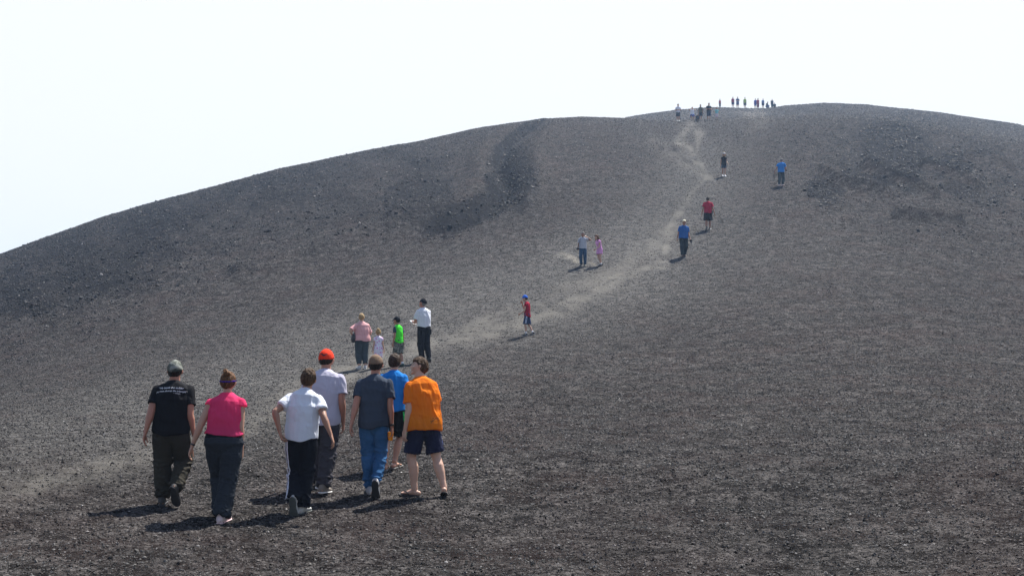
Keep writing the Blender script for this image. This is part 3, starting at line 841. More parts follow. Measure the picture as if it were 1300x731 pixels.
def held(name, pieces, vox, mats, person, label, cat, group=None, smooth_it=1):
    """a thing carried by a person: top-level, built in the person's frame, then given its own origin"""
    o = solid(name, pieces, vox, mats, None, smooth_it)
    n = len(o.data.vertices); c = np.empty(n * 3, np.float32); o.data.vertices.foreach_get('co', c); c = c.reshape(-1, 3)
    base = np.array([c[:, 0].mean(), c[:, 1].mean(), c[:, 2].min()]); c = c - base
    o.data.vertices.foreach_set('co', c.astype(np.float32).ravel()); o.data.update()
    o.location = person.world(base); o.rotation_euler = (0, 0, person.yaw)
    tag(o, label, cat, group); return o

def on_surface(person, target, polys, mat, name, origin, right, up, direction, off=.003, sub=1):
    """flat artwork (list of polygons in 2D metres) laid onto a garment by ray casting along direction"""
    bvh = BVHTree.FromPolygons([v.co for v in target.data.vertices], [tuple(p.vertices) for p in target.data.polygons])
    V = []; F = []; origin = np.array(origin); right = np.array(right); up = np.array(up); direction = nrm(direction)
    for poly in polys:
        idx = []
        for (a, b) in poly:
            p = origin + right * a + up * b - direction * .6
            hit = bvh.ray_cast(Vector(p), Vector(direction), 2.0)[0]
            if hit is None: idx = None; break
            V.append(np.array(hit) - direction * off); idx.append(len(V) - 1)
        if idx: F.append(idx)
    me = bpy.data.meshes.new(name); me.from_pydata([tuple(v) for v in V], [], F); me.update()
    return link(name, me, mat, target)

def text_polys(txt, size, shear=.25):
    cu = bpy.data.curves.new('t', 'FONT'); cu.body = txt; cu.size = size; cu.shear = shear; cu.align_x = 'CENTER'; cu.offset = size * .012
    ob = bpy.data.objects.new('t', cu); COL.objects.link(ob); dg = bpy.context.evaluated_depsgraph_get(); dg.update()
    me = bpy.data.meshes.new_from_object(ob.evaluated_get(dg)); P = [[(me.vertices[i].co.x, me.vertices[i].co.y) for i in p.vertices] for p in me.polygons]
    bpy.data.objects.remove(ob); bpy.data.curves.remove(cu); bpy.data.meshes.remove(me)
    return P
# ------------------------------------------------------------------ the people
V1, V2, V3 = .0058, .0095, .016
white_sole = plain('rubber_white', (.7, .68, .66), .6, bumpy=.3); black_sole = plain('rubber_black', (.025, .025, .027), .7, bumpy=.4)
def quick(label): pass

# --- seven walkers in front
p = Person(215, 641, 1.63, yaw=2, vox=V1, w=1.10, fat=1.08, lean=10, skincol='red', hair='short', hairc='dark', hpitch=-10,
    feet=[dict(x=-.055, y=.05), dict(x=.065, y=-.11, lift=.055, pitch=58)], arms=[dict(fx=-6, ab=7, el=14), dict(fx=8, ab=6, el=22)],
    label='person in black tee with white lettering on the back and camouflage cap, leftmost walker')
p.top(fabric('tee_black', (.012, .012, .014)), hem=.485, sleeve=.62, loose=.012)
p.bottoms(fabric('olive_cargo', (.042, .038, .029)), 1.97, loose=.014, amp=.008)
for sgx in (-1, 1):
    hip, knee, ank = p.legs[0 if sgx < 0 else 1]; c = hip + (knee - hip) * .62 + np.array([sgx * .052 * p.H, 0, 0])
    solid('cargo_pocket', [loft([(c + np.array([0, 0, z]), np.array([.012, 0, 0]) * p.H, np.array([0, .04, 0]) * p.H) for z in (-.07, 0, .075)], 14, True, True)], .006, [fabric('olive_cargo', (.055, .050, .038))], p.pants, 1)
p.shoes(plain('shoe_dark_grey', (.05, .047, .045), .8, bumpy=.4), black_sole)
p.cap(fabric('cap_camo', (.2, .2, .15), pattern='camo'), zline=.05)
o_, B_ = p.spine(.755); wm = plain('print_white', (.75, .76, .8), .7)
o_ = o_ - B_[:, 1] * 0
on_surface(p, p.shirt, [[(a, b + .024) for a, b in q] for q in text_polys('“He heads the sadder', .031)] + [[(a + .005, b - .012) for a, b in q] for q in text_polys('ye meet glances the triumph”', .028)] + [[(a + .07, b - .036) for a, b in q] for q in text_polys('— Homer', .017)],
           wm, 'lettering', o_, B_[:, 0], B_[:, 2], B_[:, 1])
p.report('p1', 462)

p = Person(283, 660, 1.64, yaw=0, sex='f', vox=V1, w=1.09, fat=1.10, legfat=1.08, lean=10, skincol='light', hair='up', hairc='auburn',
    feet=[dict(x=-.025, y=.10, yaw=6), dict(x=.022, y=-.02, yaw=-10)], arms=[dict(fx=-4, ab=19, el=14, tw=0), dict(fx=6, ab=3, el=24, tw=0)],
    label='person in neon pink sleeveless top and dark grey trousers walking uphill')
p.bottoms(fabric('slate_trousers', (.028, .033, .041)), 2.0, loose=.009, flare=.014, amp=.006, waist=.60)
p.top(fabric('black_underlayer', (.01, .01, .013)), hem=.53, sleeve=.02, loose=.004, flare=0, name='undershirt', amp=.001, neck=.64)
p.top(fabric('neon_pink', (1.0, .085, .25), transl=.5, var=.05), hem=.575, sleeve=.12, loose=.012, flare=.0, name='shirt', amp=.005)
p.shoes(plain('shoe_pinkwhite', (.62, .5, .5), .8, bumpy=.4), plain('rubber_pink', (.65, .45, .45), .6))
p.band(plain('watch_black', (.015, .015, .017), .4), 0, .90, .019)
U_, F_ = p.sph(48, 48); z_ = U_[:, 2]; hb = p.head_pt(U_) + U_ * (np.where(np.abs(z_ - .12 - .12 * U_[:, 1]) < .085, .074, -.05) * p.hh)[:, None]
solid('headband', [(p.toL(hb), F_)], .005, [fabric('headband_purple', (.045, .02, .22))], p.body, 1)
p.report('p2', 470)

p = Person(385, 651, 1.63, yaw=-3, vox=V1, w=.97, fat=.97, lean=14, bend=3, skincol='tan', hair='boy', hairc='sandy', hroll=4, hpitch=-8,
    feet=[dict(x=-.04, y=-.12, lift=.02, pitch=74, yaw=2), dict(x=.01, y=.03, yaw=-14)], arms=[dict(to=(.030, -.02, -.262), pole=(.9, -.7, 0), curl=.7), dict(fx=-16, ab=24, el=24, tw=10)],
    label='person in white tee and black track trousers with three white side stripes')
p.top(fabric('tee_white_cool', (.74, .77, .84), transl=.12, var=.04), hem=.50, sleeve=.62, loose=.020, flare=.004, amp=.006)
trk = fabric('track_black', (.010, .011, .016)); p.bottoms(trk, 1.98, loose=.013, flare=.012, amp=.006)
hip, knee, ank = p.legs[0]
st = plain('stripe_white', (.72, .76, .86), .7)
bv = BVHTree.FromPolygons([v.co for v in p.pants.data.vertices], [tuple(q.vertices) for q in p.pants.data.polygons])
for off in (-.38, 0, .38):
    V = []; F = []
    for i, t in enumerate(np.linspace(.05, 1.93, 110)):
        c = hip + (knee - hip) * t if t < 1 else knee + (ank - knee) * (t - 1); 
        for dd in (-.10, .10):
            a = math.radians(212) + off + dd; d = np.array([math.cos(a), math.sin(a), 0.0]); h = bv.ray_cast(Vector(c + d * .35), Vector(-d), .4)[0]
            V.append(tuple(np.array(h if h is not None else Vector(c)) + d * .003))
        if i: F.append((2*i - 2, 2*i - 1, 2*i + 1, 2*i))
    me = bpy.data.meshes.new('stripe'); me.from_pydata(V, [], F); me.update(); link('stripe', me, st, p.pants)
p.shoes(plain('shoe_grey_white', (.42, .42, .40), .75, bumpy=.5), plain('sole_dark_green', (.07, .08, .075), .7, bumpy=.6))
p.report('p3', 462)

p = Person(409, 622, 1.77, yaw=-4, vox=V1, w=1.06, fat=1.05, lean=10, skincol='red', hair='short', hairc='dark', hyaw=-6,
    feet=[dict(x=-.045, y=.12), dict(x=.045, y=-.07, pitch=10)], arms=[dict(fx=8, ab=8, el=25), dict(fx=6, ab=9, el=34, tw=-10)],
    label='person in pale lavender tee and grey trousers with an orange cap')
p.top(fabric('tee_lavender', (.52, .50, .60), transl=.1, var=.08), hem=.475, sleeve=.66, loose=.014, flare=.006)
p.bottoms(fabric('charcoal_trousers', (.050, .047, .054)), 2.0, loose=.012, amp=.009)
p.shoes(plain('shoe_beige', (.20, .17, .14), .85, bumpy=.5), white_sole)
c_ = p.cap(fabric('cap_orange', (.74, .048, .018), var=.06), zline=.0)
em = plain('emblem_black', (.02, .015, .02), .7); A_ = p.HB; hh_ = p.hh
sq = []
for i in range(14):
    t0, t1 = i / 14, (i + 1) / 14; f = lambda t: (-.2 + .4 * t, .035 * math.sin(t * 9) + .02 * math.cos(t * 4))
    (a0, b0), (a1, b1) = f(t0), f(t1); w_ = .035 * math.sin(math.pi * (t0 * .9 + .08)) + .006
    sq.append([(a0 * hh_, (b0 - w_) * hh_), (a1 * hh_, (b1 - w_) * hh_), (a1 * hh_, (b1 + w_) * hh_), (a0 * hh_, (b0 + w_) * hh_)])
on_surface(p, c_, sq, em, 'emblem', p.HC + A_[:, 2] * .24 * hh_, A_[:, 0], A_[:, 2], A_[:, 1])
o_, B_ = p.spine(.50)
on_surface(p, p.shirt, [[(.07, 0), (.10, 0), (.10, .012), (.07, .012)]], em, 'hem_tag', o_, B_[:, 0], B_[:, 2], B_[:, 1])
p.report('p4', 440)

p = Person(474, 627, 1.69, yaw=0, vox=V1, w=1.0, fat=1.0, lean=10, skincol='red', hair='short', hairc='dark', hpitch=-4,
    feet=[dict(x=-.035, y=.05), dict(x=.03, y=-.13, lift=.02, pitch=68, yaw=0)], arms=[dict(fx=-6, ab=8, el=10), dict(fx=5, ab=6, el=18, tw=0)],
    label='person in dark slate tee and blue jeans with a tan cap and raised right heel')
p.top(fabric('tee_slate', (.045, .058, .082), var=.15), hem=.475, sleeve=.66, loose=.012)
p.bottoms(fabric('jeans_blue', (.025, .085, .19), pattern='denim'), 1.97, loose=.004, amp=.007)
p.shoes(plain('shoe_black_white', (.35, .36, .38), .7, bumpy=.4), black_sole)
p.cap(fabric('cap_tan', (.19, .13, .09)), zline=.12)
p.band(plain('watch_black', (.015, .015, .017)), 1, .90, .019, wid=.016)
a_ = p.arms[1]; hc = a_['wr'] + a_['hd'] * .052 * p.H + a_['pn'] * .012 * p.H + a_['th'] * .0
held('drinking_cup', [tube([hc + np.array([0, 0, .03]), hc + np.array([.0, 0, -.01]), hc + np.array([0, 0, -.075])], [.037, .034, .026], n=20, flat0=True, flat1=True)], .004,
     [plain('orange_plastic', (1.0, .30, .01), .35)], p, 'small orange cup held low in the right hand of the walker in jeans', 'cup')
p.report('p5', 444)

p = Person(499, 593, 1.55, yaw=-6, vox=V1, w=.96, lean=9, skincol='light', hair='boy', hairc='brown',
    feet=[dict(x=-.05, y=-.05), dict(x=.04, y=.02, yaw=-16)], arms=['h', dict(fx=0, ab=12, el=26, tw=10)],
    label='person in bright blue tee and black shorts behind the slate tee walker')
p.top(fabric('tee_blue', (.02, .20, .58), transl=.15, var=.08), hem=.50, sleeve=.58, loose=.012)
p.bottoms(fabric('shorts_black', (.012, .013, .014)), .92, loose=.008, flare=.004, name='shorts')
hip, knee, ank = p.legs[1]; bv = BVHTree.FromPolygons([v.co for v in p.pants.data.vertices], [tuple(q.vertices) for q in p.pants.data.polygons])
V = []; F = []
for i, t in enumerate(np.linspace(.02, .88, 40)):
    c = hip + (knee - hip) * t
    for a in (-.55, -.12):
        d = np.array([math.cos(a), math.sin(a), 0]); h = bv.ray_cast(Vector(c + d * .4), Vector(-d), .5)[0]; V.append(tuple(np.array(h if h is not None else Vector(c)) + d * .003))
    if i: F.append((2*i - 2, 2*i - 1, 2*i + 1, 2*i))
me = bpy.data.meshes.new('stripe'); me.from_pydata(V, [], F); me.update(); link('stripe', me, fabric('green_stripe', (.02, .42, .10)), p.pants)
p.flipflops(plain('flipflop_grey', (.16, .15, .14), .8), plain('strap_brown', (.06, .045, .04), .7))
p.report('p6', 445)

p = Person(533, 628, 1.68, yaw=34, vox=V1, w=1.03, fat=1.18, legfat=1.0, lean=7, skincol='pale', hair='boy', hairc='sandy', hyaw=56, hpitch=-6, twist=6,
    feet=[dict(x=-.08, y=.05, yaw=30), dict(x=.12, y=-.13, yaw=-30, pitch=24)], arms=[dict(fx=10, ab=8, el=16, tw=10), dict(to=(-.03, .19, -.14), pole=(1, -.6, -.5), curl=.6)],
    label='person in bright orange tee and navy shorts with head turned to the left')
p.top(fabric('tee_orange', (1.0, .27, .02), transl=.4, var=.05), hem=.475, sleeve=.72, loose=.014, flare=.014, amp=.0075)
nv = fabric('shorts_navy', (.018, .02, .045)); p.bottoms(nv, .86, loose=.007, flare=.004, name='shorts', amp=.006)
hip, knee, ank = p.legs[1]; bv = BVHTree.FromPolygons([v.co for v in p.pants.data.vertices], [tuple(q.vertices) for q in p.pants.data.polygons])
V = []; F = []
for i, t in enumerate(np.linspace(.05, .86, 40)):
    c = hip + (knee - hip) * t
    for a in (-.75, -.45):
        d = np.array([math.cos(a), math.sin(a), 0]); h = bv.ray_cast(Vector(c + d * .4), Vector(-d), .5)[0]; V.append(tuple(np.array(h if h is not None else Vector(c)) + d * .003))
    if i: F.append((2*i - 2, 2*i - 1, 2*i + 1, 2*i))
me = bpy.data.meshes.new('stripe'); me.from_pydata(V, [], F); me.update(); link('stripe', me, fabric('stripe_blue', (.06, .10, .26)), p.pants)
p.flipflops(plain('flipflop_dark', (.035, .03, .03), .8), plain('strap_dark', (.03, .022, .02), .7))
o_, B_ = p.spine(.535); rr_ = random.Random(3); sq = []
for i in range(26):
    a = rr_.uniform(-.02, .11); b = rr_.gauss(0, .012) + (a - .04) * .18; l = rr_.uniform(.008, .022); w_ = rr_.uniform(.003, .006)
    sq.append([(a, b), (a + l, b + l * .3), (a + l, b + l * .3 + w_), (a, b + w_)])
on_surface(p, p.shirt, sq, fabric('print_brown', (.30, .10, .035)), 'shirt_print', o_, B_[:, 0], B_[:, 2], B_[:, 1])
p.report('p7', 450)

# --- the family in the middle
p = Person(459, 468, 1.62, yaw=24, sex='f', vox=V2, w=1.16, fat=1.25, skincol='pale', hair='boy', hairc='blond',
    feet=[dict(x=-.06, y=.03), dict(x=.05, y=-.03)], arms=[dict(to=(.06, .05, -.19), pole=(1, -.6, -.2)), dict(to=(.0, .18, -.12), pole=(.8, -.6, -.8))],
    label='person in light pink top with short blond hair and a black shoulder bag')
p.bottoms(fabric('capri_steel', (.05, .068, .08)), 1.78, loose=.010, amp=.004, waist=.58)
p.top(fabric('top_pink', (.78, .42, .42), transl=.1), hem=.51, sleeve=.85, loose=.016, flare=.012)
p.shoes(plain('shoe_light', (.5, .5, .5), .7), white_sole)
a_ = p.arms[0]; bg = a_['sh'] + np.array([-.09, -.02, -.33]) * p.H * .62
strap_pts = [bg + np.array([.02, .02, .08]), a_['sh'] + np.array([.02, -.07, -.08]), a_['sh'] + np.array([.045, -.07, .02]), a_['sh'] + np.array([.05, 0, .07]), a_['sh'] + np.array([.03, .09, -.02]), bg + np.array([.03, .08, .06])]
held('handbag', [loft([(bg + np.array([0, 0, z]), np.array([r_, 0, 0]), np.array([0, r2, 0])) for z, r_, r2 in ((-.12, .055, .09), (-.05, .07, .11), (.03, .06, .10), (.07, .035, .08))], 18), tube(strap_pts, [.013] * 6, n=8)], .009,
     [plain('bag_black', (.018, .016, .02), .4)], p, 'black shoulder bag hanging at the left side of the person in pink top', 'handbag')
p.report('p8', 396)

p = Person(480, 467, 1.10, yaw=10, sex='f', vox=V2, w=1.02, head=1.32, skincol='pale', hair='up', hairc='blond', arms=[dict(fx=0, ab=8, el=12), dict(fx=0, ab=10, el=12)],
    feet=[dict(x=-.05, y=.02), dict(x=.05, y=-.02)], label='small child in a white dress with pink flowers')
p.dress(fabric('dress_floral', (.78, .74, .84), pattern='floral'), hem=.30, sleeve=.35, flare=.02)
p.shoes(plain('sandal_pink', (.3, .1, .12), .7), black_sole); p.report('p9', 416)

p = Person(505, 465, 1.44, yaw=48, vox=V2, w=.93, head=1.18, skincol='tan', hair='short', hairc='dark', lean=2, hyaw=14, arms=[dict(fx=-2, ab=14, el=20, tw=0), 'h'],
    feet=[dict(x=-.05, y=.03), dict(x=.05, y=-.03)], label='child in lime green raglan tee with dark sleeves and camouflage shorts')
p.bottoms(fabric('shorts_camo', (.1, .11, .1), pattern='camo'), 1.02, loose=.018, flare=.010, name='shorts')
p.top(fabric('tee_lime', (.10, .95, .06), transl=.2, var=.05), hem=.49, sleeve=.62, loose=.012, sleeve_mat=fabric('sleeve_slate', (.035, .055, .075)))
p.shoes(plain('shoe_green', (.03, .08, .06), .7), black_sole, sock=fabric('sock_white', (.7, .7, .72)))
p.cap(fabric('cap_black', (.014, .015, .02)), zline=.1); p.report('p10', 402)

p = Person(537, 459, 1.90, yaw=42, vox=V2, w=1.02, fat=1.12, skincol='red', hair='short', hairc='grey', lean=2, hyaw=18, hpitch=-16,
    arms=[dict(to=(-.02, .20, -.10), pole=(.5, -.4, -1), curl=.9), dict(to=(-.10, .20, -.11), pole=(.5, -.4, -1), curl=.9)],
    feet=[dict(x=-.05, y=.03), dict(x=.05, y=-.04)], label='person in white short-sleeved shirt and black trousers reading a paper')
p.bottoms(fabric('trousers_black', (.012, .013, .018)), 1.97, loose=.008, amp=.005)
p.top(fabric('shirt_white', (.76, .78, .84), transl=.08, var=.04), hem=.555, sleeve=.72, loose=.012, flare=0)
p.shoes(plain('shoe_black', (.02, .02, .022), .5), black_sole); p.cap(fabric('cap_black', (.014, .015, .02)), zline=.1)
m_ = (p.arms[0]['wr'] + p.arms[1]['wr']) / 2 + np.array([0, .07, .03])
held('folded_paper', [loft([(m_ + np.array([-.09, -.02, -.03]), np.array([0, .09, .06]), np.array([.0, -.006, .009])), (m_ + np.array([.09, -.02, -.03]), np.array([0, .09, .06]), np.array([0, -.006, .009]))], 12, True, True)], .006,
     [plain('paper_white', (.8, .8, .8), .8)], p, 'white folded paper in the hands of the person in black trousers', 'paper')
pb = p.root + np.array([.085, -.055, -.02]) * p.H
held('holster_pouch', [loft([(pb + np.array([0, 0, z]), np.array([.03, 0, 0]), np.array([0, .05, 0])) for z in (-.07, 0, .06)], 12)], .008, [plain('pouch_black', (.02, .02, .022), .6)], p, 'black pouch hanging on the belt of the person in white shirt', 'pouch')
p.report('p11', 377)

p = Person(668, 426, 1.34, yaw=72, vox=V2, w=.86, head=1.16, skincol='pale', hair='short', hairc='brown', hpitch=8, legfat=.9,
    arms=[dict(to=(-.03, .20, -.19), pole=(.5, -.6, -1)), dict(to=(-.02, .13, .055), pole=(.5, .8, -.8), curl=.2)],
    feet=[dict(x=-.03, y=.06), dict(x=.03, y=-.12, pitch=18)], label='child in red tee and blue cap crossing the slope with a hand at the brim')
p.bottoms(fabric('shorts_navy2', (.025, .045, .11)), .95, loose=.014, flare=.006, name='shorts')
hip, knee, ank = p.legs[0]; bv = BVHTree.FromPolygons([v.co for v in p.pants.data.vertices], [tuple(q.vertices) for q in p.pants.data.polygons])
V = []; F = []
for i, t in enumerate(np.linspace(.02, .9, 24)):
    c = hip + (knee - hip) * t
    for a in (math.pi + .1, math.pi + .75):
        d = np.array([math.cos(a), math.sin(a), 0]); h = bv.ray_cast(Vector(c + d * .4), Vector(-d), .5)[0]; V.append(tuple(np.array(h if h is not None else Vector(c)) + d * .004))
    if i: F.append((2*i - 2, 2*i - 1, 2*i + 1, 2*i))
me = bpy.data.meshes.new('stripe'); me.from_pydata(V, [], F); me.update(); link('stripe', me, fabric('stripe_pale', (.4, .46, .6)), p.pants)
p.top(fabric('tee_crimson', (.36, .012, .04), transl=.1), hem=.475, sleeve=.3, loose=.008)
p.shoes(plain('shoe_black', (.02, .02, .022), .5), white_sole, sock=fabric('sock_white', (.7, .7, .72)))
p.cap(fabric('cap_blue', (.02, .13, .60)), zline=.08, brimmat=fabric('brim_paleblue', (.45, .55, .8))); p.report('p12', 376)

# --- the couple in the dust, and the walkers above them
p = Person(740, 338, 1.58, yaw=172, vox=V2, w=1.0, skincol='tan', hair='short', hairc='grey', hyaw=-14,
    arms=[dict(to=(.04, .13, .075), pole=(1, .2, -.4), curl=.3), dict(fx=6, ab=10, el=45, tw=0)],
    feet=[dict(x=-.07, y=.02), dict(x=.06, y=.0)], label='person in pale grey tee and jeans shading the eyes above a puff of dust')
p.bottoms(fabric('jeans_dark', (.02, .06, .12), pattern='denim'), 1.97, loose=.008); p.top(fabric('tee_palegrey', (.52, .55, .62), transl=.1), hem=.50, sleeve=.6, loose=.012)
p.shoes(plain('shoe_black', (.02, .02, .022), .5), black_sole); 
cm = p.arms[1]['wr'] + np.array([.0, .03, -.02])
held('camera', [loft([(cm + np.array([0, y_, 0]), np.array([.075, 0, 0]), np.array([0, 0, .05])) for y_ in (-.03, .04)], 12, True, True), tube([cm, cm + np.array([0, .10, 0])], [.038, .036], n=12, flat1=True),
     tube([cm + np.array([.0, 0, .04]), p.arms[1]['sh'] + np.array([-.02, .13, -.12]), p.arms[1]['sh'] + np.array([-.05, .09, .05])], [.012] * 3, n=8)], .010, [plain('camera_black', (.015, .015, .018), .4)], p,
     'black camera on a strap at the hip of the person in pale grey tee', 'camera')
p.report('p13', 294)

p = Person(761, 338, 1.45, yaw=125, sex='f', vox=V2, w=.98, head=1.1, skincol='pale', hair='long', hairc='auburn', lean=16,
    arms=[dict(to=(-.02, .24, -.16), pole=(.5, -.6, -1)), dict(to=(.035, -.04, -.20), pole=(1, -.8, 0))],
    feet=[dict(x=-.02, y=.02), dict(x=.03, y=-.05)], label='person in lilac dress with long brown hair leaning forward')
p.dress(fabric('dress_lilac', (.80, .38, .72), transl=.15), hem=.385, sleeve=.15, flare=.02)
p.shoes(plain('boot_black', (.02, .02, .022), .5), black_sole, sock=fabric('sock_white', (.7, .7, .72))); p.report('p14', 299)

p = Person(868, 326, 1.80, yaw=186, vox=V2, w=1.06, fat=1.12, skincol='tan', hair='short', hairc='grey', hpitch=-16, bend=-3,
    arms=[dict(fx=12, ab=10, el=28), dict(fx=0, ab=9, el=14)], feet=[dict(x=-.05, y=-.03), dict(x=.05, y=.06)],
    label='person in blue polo shirt and white cap walking downhill')
p.bottoms(fabric('trousers_dark_teal', (.022, .035, .045)), 1.97, loose=.010); p.top(fabric('polo_blue', (.015, .11, .36)), hem=.49, sleeve=.66, loose=.014)
p.shoes(plain('shoe_brown', (.12, .07, .05), .6), black_sole); p.cap(fabric('cap_cream', (.8, .74, .55)), zline=.08)
cm = p.arms[0]['wr'] + p.arms[0]['hd'] * .08 + np.array([0, .03, -.04])
held('camera', [loft([(cm + np.array([0, y_, 0]), np.array([.07, 0, 0]), np.array([0, 0, .055])) for y_ in (-.03, .04)], 12, True, True), tube([cm, cm + np.array([-.02, .06, -.11])], [.040, .038], n=12, flat1=True)], .010,
     [plain('camera_black', (.015, .015, .018), .4)], p, 'black camera carried low in the hand of the person in white cap', 'camera')
p.report('p15', 276)

p = Person(899, 291, 1.76, yaw=-6, vox=V2, w=1.08, fat=1.05, skincol='tan', hair='short', hairc='dark',
    arms=[dict(fx=-2, ab=14, el=14), dict(fx=0, ab=15, el=14)], feet=[dict(x=-.06, y=-.08, lift=.015, pitch=35), dict(x=.06, y=.04)], label='person in crimson polo shirt and black shorts climbing the slope')
p.bottoms(fabric('shorts_black', (.012, .013, .014)), 1.0, loose=.016, flare=.006, name='shorts'); p.top(fabric('polo_crimson', (.42, .015, .05)), hem=.50, sleeve=.66, loose=.012)
p.shoes(plain('shoe_black', (.02, .02, .022), .5), white_sole)
pb = p.root + np.array([.12, -.02, .015]) * p.H
held('belt_pouch', [loft([(pb + np.array([0, 0, z]), np.array([.04, 0, 0]), np.array([0, .06, 0])) for z in (-.06, 0, .05)], 12)], .009, [plain('pouch_black', (.02, .02, .022), .6)], p, 'small black pouch at the right hip of the person in crimson polo', 'pouch')
p.report('p16', 248)

p = Person(919, 224, 1.56, yaw=185, vox=V2 * 1.2, w=.92, head=1.15, skincol='light', hair='long', hairc='blond', arms=[dict(fx=10, ab=10, el=50), dict(fx=6, ab=10, el=20)],
    feet=[dict(x=-.05, y=.07), dict(x=.04, y=-.03)], label='child in black tee with a white cap walking down the trail')
p.bottoms(fabric('shorts_navy_dark', (.02, .04, .07)), .72, loose=.010, name='shorts'); p.top(fabric('tee_black', (.012, .012, .014)), hem=.47, sleeve=.3, loose=.012)
p.shoes(plain('shoe_white', (.8, .78, .8), .6), white_sole); p.cap(fabric('cap_white', (.85, .83, .84)), zline=.05); p.report('p17', 192)

p = Person(992, 236, 1.78, yaw=-32, vox=V2 * 1.2, w=1.05, skincol='light', hair='short', hairc='grey', bend=4, hyaw=-20, hpitch=-10,
    arms=[dict(fx=-8, ab=16, el=8), dict(to=(.02, .21, -.13), pole=(.6, -.4, -1))], feet=[dict(x=-.05, y=-.04), dict(x=.06, y=.04)], label='person in bright blue tee and grey trousers alone on the right slope')
p.bottoms(fabric('trousers_greyteal', (.045, .065, .075)), 1.97, loose=.008); p.top(fabric('tee_azure', (.015, .22, .62)), hem=.50, sleeve=.6, loose=.012)
p.shoes(plain('shoe_pinkwhite', (.62, .5, .5), .8, bumpy=.4), black_sole)
cm = p.arms[0]['wr'] + p.arms[0]['hd'] * .09
held('tripod', [tube([cm + np.array([0, 0, .12]), cm, cm + np.array([-.03, .02, -.14])], [.022, .024, .02], n=8), tube([cm, cm + np.array([-.10, .05, -.34])], [.014, .012], n=8), tube([cm, cm + np.array([.0, -.03, -.36])], [.014, .012], n=8), tube([cm, cm + np.array([-.03, .13, -.32])], [.014, .012], n=8)], .010,
     [plain('camera_black', (.015, .015, .018), .4)], p, 'small black tripod in the left hand of the person on the right slope', 'tripod')
cm = p.arms[1]['wr'] + p.arms[1]['hd'] * .10
held('camera', [loft([(cm + np.array([0, y_, 0]), np.array([.07, 0, 0]), np.array([0, 0, .05])) for y_ in (-.03, .04)], 12, True, True), tube([cm, cm + np.array([0, .10, 0])], [.036, .034], n=12, flat1=True)], .011,
     [plain('camera_black', (.015, .015, .018), .4)], p, 'dark camera held out in front of the person alone on the right slope', 'camera')
p.report('p18', 199)

# --- people on the brow and along the skyline
def far(px, py, ty, H, yaw, topc, botc, label, group, length=.95, sleeve=.6, hair='short', hairc='dark', shoe=(.05, .05, .05), w=1.0, head=1.0, pelvis=None, feet=None, arms=None, sex='m', lean=0, cap=None, vox=V3, hem=.49):
    p = Person(px, py, H, yaw=yaw, vox=vox, w=w, head=head, sex=sex, skincol='light', hair=hair, hairc=hairc, lean=lean, pelvis=pelvis, feet=feet, arms=arms, label=label, group=group)
    kind = 'shorts' if length <= 1.1 else 'trousers'
    p.bottoms(fabric('far_%s_%s' % (kind, '%.2f%.2f%.2f' % botc), botc), length, loose=.014, name=kind)
    p.top(fabric('far_top_%s' % ('%.2f%.2f%.2f' % topc), topc), hem=hem, sleeve=sleeve, loose=.012)
    p.shoes(plain('far_shoe_%.2f%.2f%.2f' % shoe, shoe, .7), black_sole)
    if cap: p.cap(fabric('far_cap_%.2f%.2f%.2f' % cap, cap), zline=.08)
    p.report('far%d' % px, ty); return p
G1 = 'people standing on the brow of the slope'; G2 = 'people along the skyline of the summit'
W = [dict(to=(-.06, .17, -.12), pole=(.9, -.3, -.9)), dict(to=(-.06, .17, -.12), pole=(.9, -.3, -.9))]
far(861, 154.0, 131, 1.80, 175, (.80, .82, .9), (.035, .045, .05), 'person in white tee and dark shorts, leftmost on the brow', G1, 1.0, arms=W, shoe=(.8, .8, .8), w=1.08)
crouch = [dict(x=-.07, y=.08), dict(x=.07, y=.10)]
far(879, 153.2, 137.5, 1.70, 178, (.8, .83, .92), (.02, .05, .25), 'person in white top and blue shorts with both hands raised to the face', G1, .95, hairc='blond', arms=[dict(to=(-.03, .08, .08), pole=(1, .2, -.6))] * 2, pelvis=(0, -.05, .33), feet=crouch)
far(885, 154.6, 144.5, 1.30, 200, (.03, .05, .08), (.03, .04, .05), 'person in dark clothes crouching low beside the white top', G1, 1.9, hairc='grey', pelvis=(0, -.06, .14), feet=[dict(x=-.08, y=.1), dict(x=.08, y=.08)], lean=35, arms=[dict(to=(0, .2, -.16))] * 2)
far(889.5, 153.5, 133, 1.66, 170, (.15, .15, .11), (.04, .045, .055), 'person in khaki tee and dark shorts on the brow', G1, .95)
far(900, 153.0, 131.5, 1.76, 190, (.02, .028, .03), (.015, .03, .06), 'person in black tee and long dark shorts on the brow', G1, 1.15, w=1.12, arms=W)
far(910, 152.3, 138, 1.25, 182, (.25, .62, .62), (.7, .6, .66), 'small child in aqua top, rightmost on the brow', G1, 1.2, head=1.3, hairc='blond', arms=[dict(ab=30, fx=20, el=60)] * 2, sleeve=.8)
L_ = 'on the skyline'
far(914, 136.8, 126.5, 1.35, 175, (.35, .03, .05), (.05, .05, .09), 'small person in red top, leftmost on the skyline', G2, 1.9, head=1.15, w=.9)
far(930.5, 137.0, 123.5, 1.72, 180, (.40, .05, .12), (.03, .04, .12), 'person in raspberry top and navy shorts on the skyline', G2, .95)
far(936.5, 137.2, 123, 1.76, 185, (.04, .10, .22), (.03, .06, .18), 'person in dark blue tee and wide blue shorts on the skyline', G2, 1.0, w=1.12, arms=W)
far(945.8, 137.8, 124, 1.72, 180, (.45, .65, .12), (.08, .1, .1), 'person in yellow-green top between two groups on the skyline', G2, 1.0)
far(959, 138.0, 126, 1.55, 176, (.06, .09, .45), (.05, .08, .35), 'person in violet-blue clothes beside a red top on the skyline', G2, 1.1, hem=.42)
